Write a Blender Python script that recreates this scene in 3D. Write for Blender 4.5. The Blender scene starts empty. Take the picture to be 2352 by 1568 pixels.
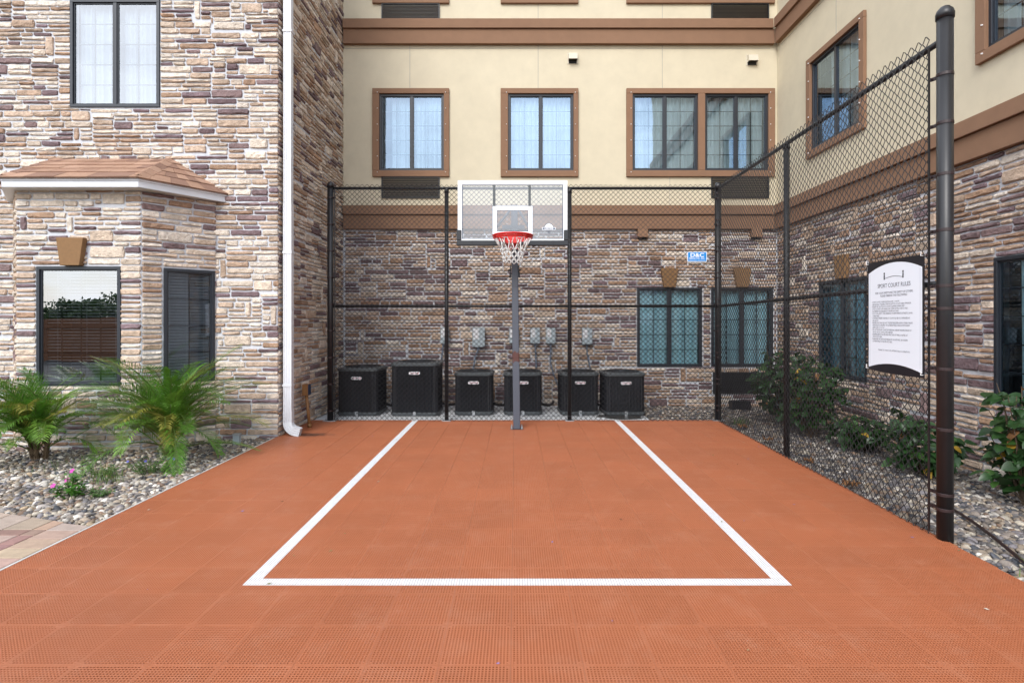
import bpy, math, random
import numpy as np
from mathutils import Vector, Matrix

# ------------------------------------------------------------------ camera, sky, sun, exposure
sc = bpy.context.scene
COL = sc.collection
H = 1.447                      # eye height above the court
FPX = 1266.0 / 2352.0          # focal length as a share of the picture width
cam = bpy.data.cameras.new('camera')
cam.sensor_width = 36.0
cam.lens = FPX * 36.0
cam.shift_x = -8.0 / 2352.0
cam.shift_y = -47.0 / 2352.0
cam.clip_start = 0.05
cam.clip_end = 600.0
camo = bpy.data.objects.new('camera', cam)
COL.objects.link(camo)
camo.location = (0, 0, H)
camo.rotation_euler = (math.radians(90), 0, 0)
sc.camera = camo

SUN_EL, SUN_AZ = math.radians(40), math.radians(200)
w = bpy.data.worlds.new('World'); sc.world = w; w.use_nodes = True
nt = w.node_tree; nt.nodes.clear()
n_out = nt.nodes.new('ShaderNodeOutputWorld'); n_bg = nt.nodes.new('ShaderNodeBackground')
n_sky = nt.nodes.new('ShaderNodeTexSky'); n_sky.sky_type = 'NISHITA'; n_sky.sun_disc = False
n_sky.sun_elevation = SUN_EL; n_sky.sun_rotation = SUN_AZ; n_sky.air_density = 1.0; n_sky.dust_density = 1.5
n_tc = nt.nodes.new('ShaderNodeTexCoord')
n_map = nt.nodes.new('ShaderNodeMapping'); n_map.inputs['Scale'].default_value = (1, 1, 2.2)
n_no = nt.nodes.new('ShaderNodeTexNoise'); n_no.inputs['Scale'].default_value = 2.3; n_no.inputs['Detail'].default_value = 7
n_no.inputs['Roughness'].default_value = 0.55
n_rp = nt.nodes.new('ShaderNodeValToRGB'); n_rp.color_ramp.elements[0].position = 0.40; n_rp.color_ramp.elements[1].position = 0.62
n_mx = nt.nodes.new('ShaderNodeMixRGB'); n_mx.inputs['Color2'].default_value = (14.5, 15.2, 16.4, 1)
nt.links.new(n_tc.outputs['Generated'], n_map.inputs['Vector']); nt.links.new(n_map.outputs['Vector'], n_no.inputs['Vector'])
nt.links.new(n_no.outputs['Fac'], n_rp.inputs['Fac']); nt.links.new(n_rp.outputs['Color'], n_mx.inputs['Fac'])
nt.links.new(n_sky.outputs['Color'], n_mx.inputs['Color1']); nt.links.new(n_mx.outputs['Color'], n_bg.inputs['Color'])
n_bg.inputs['Strength'].default_value = 0.10
nt.links.new(n_bg.outputs['Background'], n_out.inputs['Surface'])

sun = bpy.data.lights.new('sun', 'SUN'); sun.energy = 1.35; sun.angle = math.radians(25); sun.color = (1.0, 0.982, 0.96)
suno = bpy.data.objects.new('sun', sun); COL.objects.link(suno)
suno.rotation_euler = (math.radians(90) - SUN_EL, 0, math.radians(-20)); suno.location = (0, -20, 25)

sc.view_settings.view_transform = 'Standard'; sc.view_settings.look = 'None'
sc.view_settings.exposure = 0.92; sc.view_settings.gamma = 1.0; sc.view_settings.use_curve_mapping = False
sc.render.engine = 'CYCLES'
sc.cycles.use_denoising = True
sc.cycles.max_bounces = 8; sc.cycles.diffuse_bounces = 4; sc.cycles.glossy_bounces = 4
sc.cycles.transparent_max_bounces = 24; sc.cycles.caustics_reflective = False; sc.cycles.caustics_refractive = False
sc.cycles.sample_clamp_indirect = 10.0

# ------------------------------------------------------------------ helpers
R = random.Random(11)
WM = {}                                   # world matrices (nothing is evaluated while building)
def attach(o, parent, world=None):
    W = world if world is not None else Matrix.Identity(4)
    if parent is not None:
        o.parent = parent
        o.matrix_parent_inverse = WM[parent.name].inverted()
    o.matrix_basis = W
    WM[o.name] = W
    return o
def tag(o, label=None, cat=None, group=None, kind=None):
    if label: o['label'] = label
    if cat: o['category'] = cat
    if group: o['group'] = group
    if kind: o['kind'] = kind
    return o
def thing(name, loc, label, cat, group=None):
    o = bpy.data.objects.new(name, None); o.empty_display_size = 0.1
    COL.objects.link(o)
    attach(o, None, Matrix.Translation(loc))
    return tag(o, label, cat, group)
def setting(name, loc=(0, 0, 0)):
    o = bpy.data.objects.new(name, None); COL.objects.link(o)
    attach(o, None, Matrix.Translation(loc)); o['kind'] = 'structure'
    return o
def link_mesh(name, me, parent=None, world=None):
    o = bpy.data.objects.new(name, me); COL.objects.link(o)
    return attach(o, parent, world)

class MB:
    """collects faces; build() links them as one mesh object"""
    def __init__(s): s.v = []; s.f = []; s.c = []
    def add(s, vs, fs, col=None):
        b = len(s.v); s.v.extend(tuple(p) for p in vs)
        for f in fs:
            s.f.append(tuple(i + b for i in f)); s.c.append(col)
    def box(s, a, b, col=None):
        x0, y0, z0 = (min(a[i], b[i]) for i in range(3)); x1, y1, z1 = (max(a[i], b[i]) for i in range(3))
        s.add([(x0,y0,z0),(x1,y0,z0),(x1,y1,z0),(x0,y1,z0),(x0,y0,z1),(x1,y0,z1),(x1,y1,z1),(x0,y1,z1)],
              [(0,3,2,1),(4,5,6,7),(0,1,5,4),(1,2,6,5),(2,3,7,6),(3,0,4,7)], col)
    def fbox(s, F, u0, u1, v0, v1, d0, d1, col=None):
        P = [F.p(u, v, d) for d in (d0, d1) for (u, v) in ((u0,v0),(u1,v0),(u1,v1),(u0,v1))]
        s.add(P, [(0,3,2,1),(4,5,6,7),(0,1,5,4),(1,2,6,5),(2,3,7,6),(3,0,4,7)], col)
    def ring(s, F, u0, u1, v0, v1, wd, d0, d1, wb=None):
        wb = wd if wb is None else wb
        s.fbox(F, u0, u1, v1 - wd, v1, d0, d1); s.fbox(F, u0, u1, v0, v0 + wb, d0, d1)
        s.fbox(F, u0, u0 + wd, v0 + wb, v1 - wd, d0, d1); s.fbox(F, u1 - wd, u1, v0 + wb, v1 - wd, d0, d1)
    def prism(s, F, pts, d0, d1, col=None):
        n = len(pts)
        P = [F.p(u, v, d0) for u, v in pts] + [F.p(u, v, d1) for u, v in pts]
        s.add(P, [tuple(range(n-1, -1, -1)), tuple(range(n, 2*n))] + [(i, (i+1) % n, n + (i+1) % n, n + i) for i in range(n)], col)
    def quad(s, a, b, c, d, col=None): s.add([a, b, c, d], [(0,1,2,3)], col)
    def tube(s, pts, r, n=8, cap=True, col=None):
        pts = [Vector(p) for p in pts]; rr = r if isinstance(r, (list, tuple)) else [r] * len(pts)
        V = []; prev = None
        for i, p in enumerate(pts):
            t = (pts[min(i+1, len(pts)-1)] - pts[max(i-1, 0)]).normalized()
            if prev is None:
                a = Vector((0,0,1)) if abs(t.z) < 0.9 else Vector((1,0,0))
                e1 = t.cross(a).normalized()
            else:
                e1 = (prev - t * prev.dot(t)).normalized()
            prev = e1; e2 = t.cross(e1)
            for k in range(n):
                an = 2*math.pi*k/n
                V.append(p + (e1*math.cos(an) + e2*math.sin(an)) * rr[i])
        F = [(i*n+k, i*n+(k+1) % n, (i+1)*n+(k+1) % n, (i+1)*n+k) for i in range(len(pts)-1) for k in range(n)]
        if cap: F += [tuple(range(n-1, -1, -1)), tuple(range((len(pts)-1)*n, len(pts)*n))]
        s.add(V, F, col)
    def lathe(s, c, prof, n=20, col=None):
        V = [(c[0] + r*math.cos(2*math.pi*k/n), c[1] + r*math.sin(2*math.pi*k/n), c[2] + z) for r, z in prof for k in range(n)]
        F = [(i*n+k, i*n+(k+1) % n, (i+1)*n+(k+1) % n, (i+1)*n+k) for i in range(len(prof)-1) for k in range(n)]
        F += [tuple(range(n-1, -1, -1)), tuple(range((len(prof)-1)*n, len(prof)*n))]
        s.add(V, F, col)
    def mesh(s, name, mat, smooth=False):
        me = bpy.data.meshes.new(name); me.from_pydata(s.v, [], s.f)
        if any(c is not None for c in s.c):
            at = me.attributes.new('Col', 'FLOAT_COLOR', 'FACE')
            at.data.foreach_set('color', np.array([(c or (.5,.5,.5)) + (1.0,) for c in s.c], dtype=np.float32).ravel())
        if mat: me.materials.append(mat)
        if smooth: me.polygons.foreach_set('use_smooth', [True]*len(me.polygons))
        me.update(); return me
    def build(s, name, mat, parent=None, smooth=False, world=None, bevel=0):
        o = link_mesh(name, s.mesh(name, mat, smooth), parent, world)
        if bevel:
            m = o.modifiers.new('bevel', 'BEVEL'); m.width = bevel; m.segments = 2; m.limit_method = 'ANGLE'
        return o

def np_mesh(name, V, T, mat, vcol=None, smooth=False):
    V = np.asarray(V, np.float32); T = np.asarray(T, np.int32); k = T.shape[1]
    me = bpy.data.meshes.new(name)
    me.vertices.add(len(V)); me.vertices.foreach_set('co', V.ravel())
    me.loops.add(T.size); me.loops.foreach_set('vertex_index', T.ravel())
    me.polygons.add(len(T)); me.polygons.foreach_set('loop_start', np.arange(0, T.size, k, dtype=np.int32))
    if smooth: me.polygons.foreach_set('use_smooth', np.ones(len(T), bool))
    me.update(calc_edges=True)
    if vcol is not None:
        at = me.attributes.new('Col', 'FLOAT_COLOR', 'POINT')
        at.data.foreach_set('color', np.concatenate([vcol, np.ones((len(vcol), 1))], 1).astype(np.float32).ravel())
    me.materials.append(mat); return me

class Face:
    """a vertical plane: u along U, v up, d out of the wall"""
    def __init__(s, O, U, N): s.O = Vector(O); s.U = Vector(U).normalized(); s.N = Vector(N).normalized(); s.V = Vector((0,0,1))
    def p(s, u, v, d): return s.O + s.U*u + s.V*v + s.N*d
    def mat(s, u, v, d):
        m = Matrix.Identity(4)
        for i in range(3): m[i][0] = s.U[i]; m[i][1] = s.V[i]; m[i][2] = s.N[i]; m[i][3] = s.p(u, v, d)[i]
        return m

# ------------------------------------------------------------------ materials
def mat_base(name):
    m = bpy.data.materials.new(name); m.use_nodes = True
    t = m.node_tree; return m, t, t.nodes['Principled BSDF'], t.nodes['Material Output']
def N(t, typ, **kw):
    n = t.nodes.new(typ)
    for k, v in kw.items(): n.inputs[k].default_value = v
    return n
def M(name, col, rough=0.6, var=0.12, scale=6.0, bump=0.15, bscale=90.0, metal=0.0, spec=0.5, attr=False, var2=0.0, scale2=1.2, dist=0.004, twosided=0.0):
    m, t, b, out = mat_base(name)
    pos = N(t, 'ShaderNodeNewGeometry').outputs['Position']
    if attr:
        a = t.nodes.new('ShaderNodeAttribute'); a.attribute_name = 'Col'; base = a.outputs['Color']
    else:
        c = t.nodes.new('ShaderNodeRGB'); c.outputs[0].default_value = (*col, 1); base = c.outputs[0]
    for sc_, vr in ((scale, var), (scale2, var2)):
        if vr:
            n = N(t, 'ShaderNodeTexNoise', Scale=sc_, Detail=5.0, Roughness=0.6); t.links.new(pos, n.inputs['Vector'])
            mr = t.nodes.new('ShaderNodeMapRange'); mr.inputs['From Min'].default_value = 0.25; mr.inputs['From Max'].default_value = 0.75
            mr.inputs['To Min'].default_value = 1 - vr; mr.inputs['To Max'].default_value = 1 + vr
            t.links.new(n.outputs['Fac'], mr.inputs['Value'])
            mu = t.nodes.new('ShaderNodeVectorMath'); mu.operation = 'SCALE'
            t.links.new(base, mu.inputs[0]); t.links.new(mr.outputs['Result'], mu.inputs['Scale']); base = mu.outputs['Vector']
    t.links.new(base, b.inputs['Base Color'])
    b.inputs['Roughness'].default_value = rough; b.inputs['Metallic'].default_value = metal
    b.inputs['Specular IOR Level'].default_value = spec
    if bump:
        n = N(t, 'ShaderNodeTexNoise', Scale=bscale, Detail=4.0, Roughness=0.6); t.links.new(pos, n.inputs['Vector'])
        bp = N(t, 'ShaderNodeBump', Strength=bump, Distance=dist); t.links.new(n.outputs['Fac'], bp.inputs['Height'])
        t.links.new(bp.outputs['Normal'], b.inputs['Normal'])
    return m
def leaf_mat(name, col, var=0.35, trans=0.35, rough=0.4, attr=False):
    m = M(name, col, rough, var, 14.0, 0.1, 60.0, attr=attr, var2=0.2, scale2=3.0)
    t = m.node_tree; b = t.nodes['Principled BSDF']; out = t.nodes['Material Output']
    tr = t.nodes.new('ShaderNodeBsdfTranslucent'); mx = t.nodes.new('ShaderNodeMixShader'); mx.inputs[0].default_value = trans
    src = b.inputs['Base Color'].links[0].from_socket
    t.links.new(src, tr.inputs['Color']); t.links.new(b.outputs[0], mx.inputs[1]); t.links.new(tr.outputs[0], mx.inputs[2])
    t.links.new(mx.outputs[0], out.inputs['Surface']); return m
def glass_mat(name, tint, refl, rough=0.0, gcol=(0.95, 0.97, 1.0)):
    m, t, b, out = mat_base(name); t.nodes.remove(b)
    tr = t.nodes.new('ShaderNodeBsdfTransparent'); tr.inputs[0].default_value = (*tint, 1)
    gl = t.nodes.new('ShaderNodeBsdfGlossy'); gl.inputs['Roughness'].default_value = rough; gl.inputs['Color'].default_value = (*gcol, 1)
    fr = t.nodes.new('ShaderNodeFresnel'); fr.inputs['IOR'].default_value = 1.5
    ad = t.nodes.new('ShaderNodeMath'); ad.operation = 'ADD'; ad.inputs[1].default_value = refl; ad.use_clamp = True
    t.links.new(fr.outputs[0], ad.inputs[0])
    # slightly wavy float glass
    pos = N(t, 'ShaderNodeNewGeometry').outputs['Position']
    n = N(t, 'ShaderNodeTexNoise', Scale=2.2, Detail=1.0); t.links.new(pos, n.inputs['Vector'])
    bp = N(t, 'ShaderNodeBump', Strength=0.06, Distance=0.02); t.links.new(n.outputs['Fac'], bp.inputs['Height'])
    t.links.new(bp.outputs['Normal'], gl.inputs['Normal'])
    mx = t.nodes.new('ShaderNodeMixShader'); t.links.new(ad.outputs[0], mx.inputs[0])
    t.links.new(tr.outputs[0], mx.inputs[1]); t.links.new(gl.outputs[0], mx.inputs[2]); t.links.new(mx.outputs[0], out.inputs['Surface'])
    return m

m_stone = M('split_stone', (.4,.3,.2), 0.85, 0.30, 22.0, 1.0, 34.0, attr=True, var2=0.24, scale2=6.0, dist=0.020)
m_mortar = M('mortar', (0.56, 0.575, 0.61), 0.95, 0.12, 20.0, 0.5, 120.0)
m_cream = M('cream_stucco', (0.60, 0.535, 0.395), 0.9, 0.05, 5.0, 0.55, 260.0, var2=0.05, scale2=0.7, dist=0.003)
m_brown = M('brown_stucco', (0.235, 0.132, 0.078), 0.9, 0.06, 6.0, 0.6, 240.0, var2=0.06, scale2=0.8, dist=0.003)
m_key = M('tan_cast_stone', (0.225, 0.125, 0.055), 0.9, 0.1, 30.0, 0.5, 300.0, dist=0.003)
m_frame = M('dark_window_frame', (0.022, 0.026, 0.034), 0.35, 0.1, 10, 0.0)
m_glass = glass_mat('window_glass', (0.78, 0.92, 0.97), 0.26, gcol=(0.62, 0.80, 1.0))
m_glass_bay = glass_mat('bay_window_glass', (0.55, 0.60, 0.64), 0.30)
m_glass_hi = glass_mat('coated_window_glass', (0.78, 0.87, 0.93), 0.24)
m_glass_lo = glass_mat('tinted_window_glass', (0.84, 0.97, 1.0), 0.09, gcol=(0.6,0.8,1.0))
m_glass_side = glass_mat('dark_window_glass', (0.60, 0.66, 0.70), 0.03)
m_curtain = M('white_curtain', (0.82, 0.84, 0.85), 0.9, 0.04, 20, 0.0)
m_curtain_blue = M('pale_blue_curtain', (0.66, 0.86, 0.92), 0.9, 0.04, 20, 0.0)
m_room = M('room_interior', (0.07, 0.065, 0.06), 0.9, 0.1, 3, 0.0)
m_blind = M('blind_slat', (0.80, 0.83, 0.86), 0.5, 0.05, 10, 0.0)
m_joint = M('joint_sealant', (0.36, 0.34, 0.30), 0.9, 0.1, 8, 0.0)
m_white = M('white_enamel', (0.68, 0.70, 0.735), 0.35, 0.04, 4, 0.05, 40, var2=0.05, scale2=1.5)
m_grille = M('black_louvre', (0.018, 0.020, 0.023), 0.45, 0.15, 8, 0.0)
m_screw = M('white_screw_cap', (0.8, 0.8, 0.8), 0.4, 0.0, 1, 0.0)
m_shingle = M('brown_shingle', (0.3,0.16,0.1), 0.95, 0.22, 130.0, 0.5, 400.0, attr=True, var2=0.12, scale2=6.0)
m_vent = M('cream_vent', (0.58, 0.53, 0.42), 0.6, 0.05, 8, 0.1)
m_dark = M('dark_recess', (0.02, 0.02, 0.02), 0.8, 0.1, 5, 0.0)
m_conc = M('concrete', (0.46, 0.45, 0.43), 0.9, 0.14, 9.0, 0.3, 90.0, var2=0.14, scale2=1.8)
m_soil = M('soil', (0.085, 0.07, 0.055), 0.95, 0.3, 20, 0.6, 60)
m_ground = M('far_ground', (0.055, 0.055, 0.055), 0.95, 0.2, 2, 0.2, 20)
m_pebble = M('river_pebble', (.4,.4,.4), 0.7, 0.16, 45.0, 0.25, 150.0, attr=True, var2=0.1, scale2=90.0)
m_paver = M('tan_paver', (.4,.3,.2), 0.9, 0.16, 14.0, 0.4, 160.0, attr=True, var2=0.12, scale2=2.5)
m_vinyl = M('brown_black_vinyl', (0.0135, 0.013, 0.0145), 0.40, 0.15, 8, 0.05, 60)
m_band = M('maroon_clamp', (0.024, 0.012, 0.012), 0.45, 0.2, 20, 0.0)
m_steel = M('galvanised_steel', (0.42, 0.44, 0.46), 0.45, 0.12, 20, 0.05, 80, metal=0.6)
m_pole = None
m_black = M('black_plastic', (0.012, 0.014, 0.018), 0.42, 0.15, 10, 0.1, 80)
m_red = M('red_rim', (0.55, 0.022, 0.018), 0.35, 0.08, 10, 0.0)
m_net = M('net_cord', (0.72, 0.72, 0.70), 0.8, 0.06, 40, 0.3, 300)
m_print = M('white_print', (0.82, 0.85, 0.88), 0.3, 0.0, 1, 0.0)
m_navy = M('navy_print', (0.03, 0.055, 0.11), 0.4, 0.0, 1, 0.0)
m_coil = M('black_coil_fins', (0.010, 0.012, 0.016), 0.5, 0.3, 14, 0.3, 160, var2=0.3, scale2=4)
m_lid = M('charcoal_lid', (0.075, 0.086, 0.092), 0.45, 0.15, 6, 0.1, 90, var2=0.12, scale2=20)
m_box = M('grey_box_paint', (0.36, 0.42, 0.45), 0.4, 0.06, 6, 0.05, 60)
m_paper = M('white_label', (0.75, 0.75, 0.76), 0.7, 0.04, 30, 0.0)
m_hose = M('grey_blue_conduit', (0.16, 0.20, 0.26), 0.45, 0.08, 10, 0.0)
m_rubber = M('black_rubber', (0.012, 0.012, 0.012), 0.7, 0.2, 20, 0.2, 80)
m_pipe = M('brown_painted_pipe', (0.24, 0.115, 0.04), 0.55, 0.15, 12, 0.1, 80, var2=0.15, scale2=3)
m_signw = M('sign_white', (0.80, 0.85, 0.91), 0.35, 0.015, 3, 0.0)
m_signk = M('sign_black', (0.012, 0.012, 0.016), 0.4, 0.0, 1, 0.0)
m_signt = M('sign_lettering', (0.10, 0.10, 0.13), 0.5, 0.0, 1, 0.0)
m_blue = M('sign_blue', (0.0, 0.23, 0.66), 0.4, 0.0, 1, 0.0)
m_palm = leaf_mat('palm_leaf', (.06,.14,.02), 0.3, 0.35, 0.38, attr=True)
m_ptrunk = M('palm_trunk', (0.10, 0.065, 0.035), 0.9, 0.3, 30, 0.6, 60)
m_leaf = leaf_mat('shrub_leaf', (0.023, 0.064, 0.017), 0.35, 0.2, 0.38)
m_leaf2 = leaf_mat('young_leaf', (0.05, 0.12, 0.025), 0.3, 0.3, 0.4)
m_leafd = leaf_mat('dry_leaf', (0.30, 0.15, 0.06), 0.3, 0.2, 0.8)
m_leafy = leaf_mat('yellow_leaf', (0.42, 0.26, 0.03), 0.2, 0.3, 0.5)
m_twig = M('twig_bark', (0.12, 0.085, 0.055), 0.9, 0.25, 30, 0.4, 80)
m_grass = leaf_mat('grass_blade', (0.11, 0.18, 0.04), 0.3, 0.35, 0.5)
m_pink = leaf_mat('pink_petal', (0.75, 0.05, 0.50), 0.1, 0.3, 0.5)
m_bluef = leaf_mat('blue_petal', (0.08, 0.10, 0.55), 0.1, 0.3, 0.5)
m_wood = M('fence_board_stain', (0.20, 0.085, 0.038), 0.8, 0.2, 12, 0.3, 40)
m_tree = leaf_mat('tree_leaf', (0.045, 0.085, 0.022), 0.3, 0.3, 0.5)

def pole_material():
    m = M('grey_powder_coat', (0.075, 0.085, 0.108), 0.42, 0.06, 8, 0.08, 120)
    t = m.node_tree; b = t.nodes['Principled BSDF']; src = b.inputs['Base Color'].links[0].from_socket
    pos = N(t, 'ShaderNodeNewGeometry').outputs['Position']; sp = t.nodes.new('ShaderNodeSeparateXYZ'); t.links.new(pos, sp.inputs[0])
    n = N(t, 'ShaderNodeTexNoise', Scale=22.0, Detail=5.0); t.links.new(pos, n.inputs['Vector'])
    a = t.nodes.new('ShaderNodeMath'); a.operation = 'MULTIPLY_ADD'; a.inputs[1].default_value = 0.16; t.links.new(n.outputs['Fac'], a.inputs[0]); t.links.new(sp.outputs['Z'], a.inputs[2])
    c = t.nodes.new('ShaderNodeMath'); c.operation = 'COMPARE'; c.inputs[1].default_value = 1.05; c.inputs[2].default_value = 0.055; t.links.new(a.outputs[0], c.inputs[0])
    mx = t.nodes.new('ShaderNodeMixRGB'); mx.inputs['Color2'].default_value = (0.085, 0.032, 0.026, 1)
    t.links.new(c.outputs[0], mx.inputs['Fac']); t.links.new(src, mx.inputs['Color1']); t.links.new(mx.outputs[0], b.inputs['Base Color'])
    return m
m_pole = pole_material()

TP = 0.305                      # court tile
TX0, TY0 = -0.02, 2.931         # one tile corner
def court_material():
    m = M('orange_court_plastic', (0.370, 0.120, 0.052), 0.46, 0.05, 2.0, 0.12, 300, var2=0.07, scale2=0.8, dist=0.002, spec=0.6)
    t = m.node_tree; b = t.nodes['Principled BSDF']; src = b.inputs['Base Color'].links[0].from_socket
    pos = N(t, 'ShaderNodeNewGeometry').outputs['Position']
    # each moulded tile has a slightly different batch colour
    ad = t.nodes.new('ShaderNodeVectorMath'); ad.operation = 'SUBTRACT'; ad.inputs[1].default_value = (TX0, TY0, 0); t.links.new(pos, ad.inputs[0])
    mu = t.nodes.new('ShaderNodeVectorMath'); mu.operation = 'MULTIPLY'; mu.inputs[1].default_value = (1/TP, 1/TP, 0); t.links.new(ad.outputs[0], mu.inputs[0])
    fl = t.nodes.new('ShaderNodeVectorMath'); fl.operation = 'FLOOR'; t.links.new(mu.outputs[0], fl.inputs[0])
    wn = t.nodes.new('ShaderNodeTexWhiteNoise'); wn.noise_dimensions = '3D'; t.links.new(fl.outputs[0], wn.inputs['Vector'])
    mr = t.nodes.new('ShaderNodeMapRange'); mr.inputs['To Min'].default_value = 0.95; mr.inputs['To Max'].default_value = 1.05; t.links.new(wn.outputs['Value'], mr.inputs['Value'])
    s1 = t.nodes.new('ShaderNodeVectorMath'); s1.operation = 'SCALE'; t.links.new(src, s1.inputs[0]); t.links.new(mr.outputs[0], s1.inputs['Scale'])
    # pale scuffs and dust
    n = N(t, 'ShaderNodeTexNoise', Scale=5.0, Detail=8.0, Roughness=0.7); t.links.new(pos, n.inputs['Vector'])
    rp = t.nodes.new('ShaderNodeValToRGB'); rp.color_ramp.elements[0].position = 0.50; rp.color_ramp.elements[1].position = 0.80
    rp.color_ramp.elements[1].color = (0.38, 0.38, 0.38, 1); t.links.new(n.outputs['Fac'], rp.inputs['Fac'])
    mx = t.nodes.new('ShaderNodeMixRGB'); mx.inputs['Color2'].default_value = (0.46, 0.225, 0.14, 1)
    t.links.new(rp.outputs[0], mx.inputs['Fac']); t.links.new(s1.outputs[0], mx.inputs['Color1'])
    # sooty stain where the downspout spills
    sb = t.nodes.new('ShaderNodeVectorMath'); sb.operation = 'SUBTRACT'; sb.inputs[1].default_value = (-2.60, 7.02, 0); t.links.new(pos, sb.inputs[0])
    sm = t.nodes.new('ShaderNodeVectorMath'); sm.operation = 'MULTIPLY'; sm.inputs[1].default_value = (2.7, 6.0, 0); t.links.new(sb.outputs[0], sm.inputs[0])
    ln = t.nodes.new('ShaderNodeVectorMath'); ln.operation = 'LENGTH'; t.links.new(sm.outputs[0], ln.inputs[0])
    n2 = N(t, 'ShaderNodeTexNoise', Scale=14.0, Detail=6.0); t.links.new(pos, n2.inputs['Vector'])
    a2 = t.nodes.new('ShaderNodeMath'); a2.operation = 'MULTIPLY_ADD'; a2.inputs[1].default_value = 1.3; t.links.new(n2.outputs['Fac'], a2.inputs[0]); t.links.new(ln.outputs['Value'], a2.inputs[2])
    r2 = t.nodes.new('ShaderNodeMapRange'); r2.inputs['From Min'].default_value = 0.75; r2.inputs['From Max'].default_value = 1.55; r2.inputs['To Min'].default_value = 0.85; r2.inputs['To Max'].default_value = 0.0; t.links.new(a2.outputs[0], r2.inputs['Value'])
    m2 = t.nodes.new('ShaderNodeMixRGB'); m2.inputs['Color2'].default_value = (0.03, 0.022, 0.02, 1); t.links.new(r2.outputs[0], m2.inputs['Fac']); t.links.new(mx.outputs[0], m2.inputs['Color1'])
    t.links.new(m2.outputs[0], b.inputs['Base Color'])
    return m
m_court = court_material()
m_line = M('white_court_paint', (0.65, 0.655, 0.665), 0.55, 0.05, 6, 0.1, 200, var2=0.05, scale2=40)

def text_obj(name, s, size, mat, F, u, v, d, parent, align='CENTER', res=3, shear=0.0, bold=0.0, xs=1.0):
    c = bpy.data.curves.new('text', 'FONT'); c.body = s; c.size = size; c.align_x = align; c.resolution_u = res; c.shear = shear; c.offset = bold
    o = bpy.data.objects.new('text', c); COL.objects.link(o)
    dg = bpy.context.evaluated_depsgraph_get()
    me = bpy.data.meshes.new_from_object(o.evaluated_get(dg)); bpy.data.objects.remove(o); bpy.data.curves.remove(c)
    me.materials.clear(); me.materials.append(mat)
    if xs != 1.0: me.transform(Matrix.Diagonal((xs, 1, 1, 1)))
    return link_mesh(name, me, parent, F.mat(u, v, d))
# ------------------------------------------------------------------ ground, court, beds, path
CX0, CY1 = -2.985, 8.06                                   # left edge and back edge of the court
def court_right(y): return 2.84 + (y - 3.64) * (2.957 - 2.84) / 4.36
g = MB(); g.box((-150, -150, -0.6), (150, 150, -0.16)); tag(g.build('ground', m_ground), kind='structure')
g = MB(); g.box((-9, 2.0, -0.155), (6.5, 9.6, -0.055)); tag(g.build('planting_soil', m_soil), kind='structure')

NB, BW = 21, 0.0057                                       # bars per tile, bar width
PIT = TP / NB
def bars(mb, x0, x1, y0, y1, top, depth, ox, oy, sub=0.0005, bw=BW):
    """open lattice of undercut moulded ribs in world registration, clipped to a rectangle"""
    k0 = math.floor((y0 - oy) / PIT) - 1; k1 = math.ceil((y1 - oy) / PIT) + 1; lip = 0.0012; q = bw*0.27
    for k in range(k0, k1):
        c = oy + (k + 0.5) * PIT; a, b = max(y0, c - bw/2), min(y1, c + bw/2)
        if b - a > 0.0008:
            m0, m1 = min(a+q, b), max(b-q, a); z1, z2 = top-lip, top-depth
            mb.add([(x0,a,top),(x1,a,top),(x1,b,top),(x0,b,top),(x0,a,z1),(x1,a,z1),(x1,b,z1),(x0,b,z1),(x0,m0,z2),(x1,m0,z2),(x1,m1,z2),(x0,m1,z2)],
                   [(0,1,2,3),(0,4,5,1),(3,2,6,7),(4,8,9,5),(7,6,10,11)])
    k0 = math.floor((x0 - ox) / PIT) - 1; k1 = math.ceil((x1 - ox) / PIT) + 1
    t2 = top - sub
    for k in range(k0, k1):
        c = ox + (k + 0.5) * PIT; a, b = max(x0, c - bw/2), min(x1, c + bw/2)
        if b - a > 0.0008:
            m0, m1 = min(a+q, b), max(b-q, a); z1, z2 = t2-lip, t2-depth
            mb.add([(a,y0,t2),(b,y0,t2),(b,y1,t2),(a,y1,t2),(a,y0,z1),(b,y0,z1),(b,y1,z1),(a,y1,z1),(m0,y0,z2),(m1,y0,z2),(m1,y1,z2),(m0,y1,z2)],
                   [(0,1,2,3),(0,3,7,4),(1,5,6,2),(4,7,11,8),(5,9,10,6)])
def tile_mesh(wx, wy, offx=0.0):
    mb = MB(); e = 0.0006; r = 0.0027; D = 0.0155
    bars(mb, e + r, wx - e - r, e + r, wy - e - r, 0, D, -offx, 0)
    for a in ((e, e, wx-e, e+r), (e, wy-e-r, wx-e, wy-e), (e, e+r, e+r, wy-e-r), (wx-e-r, e+r, wx-e, wy-e-r)):
        mb.box((a[0], a[1], -D), (a[2], a[3], 0.0))
    for (x, y) in ((0.012, 0.012), (wx-0.018, 0.012), (0.012, wy-0.018), (wx-0.018, wy-0.018)):
        mb.box((x, y, -0.006), (x+0.008, y+0.008, 0.0006))
    return mb
court = setting('court_floor')
tag(court, 'terracotta orange perforated plastic sport court with white lane lines', 'court')
court['kind'] = 'structure'
full = tile_mesh(TP, TP); full_me = full.mesh('court_tile', m_court)
tiles = []
for j in range(-9, 18):
    y0 = TY0 + j*TP; y1 = min(y0 + TP, CY1)
    if y1 - y0 < 0.03: continue
    xr = court_right(y0 + TP/2)
    for i in range(-10, 11):
        x0 = TX0 + i*TP; a = max(x0, CX0); b = min(x0 + TP, xr)
        if b - a < 0.03: continue
        yc, xc = (y0+y1)/2, (a+b)/2
        vis = yc > 2.1 and abs(xc) - 0.17 < 0.935*max(yc, 0.01)
        tiles.append((0 if vis else 1, yc, a, b, y0, y1, x0))
tiles.sort(key=lambda q: (q[0], q[1])); rest = MB(); cache = {}
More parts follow.
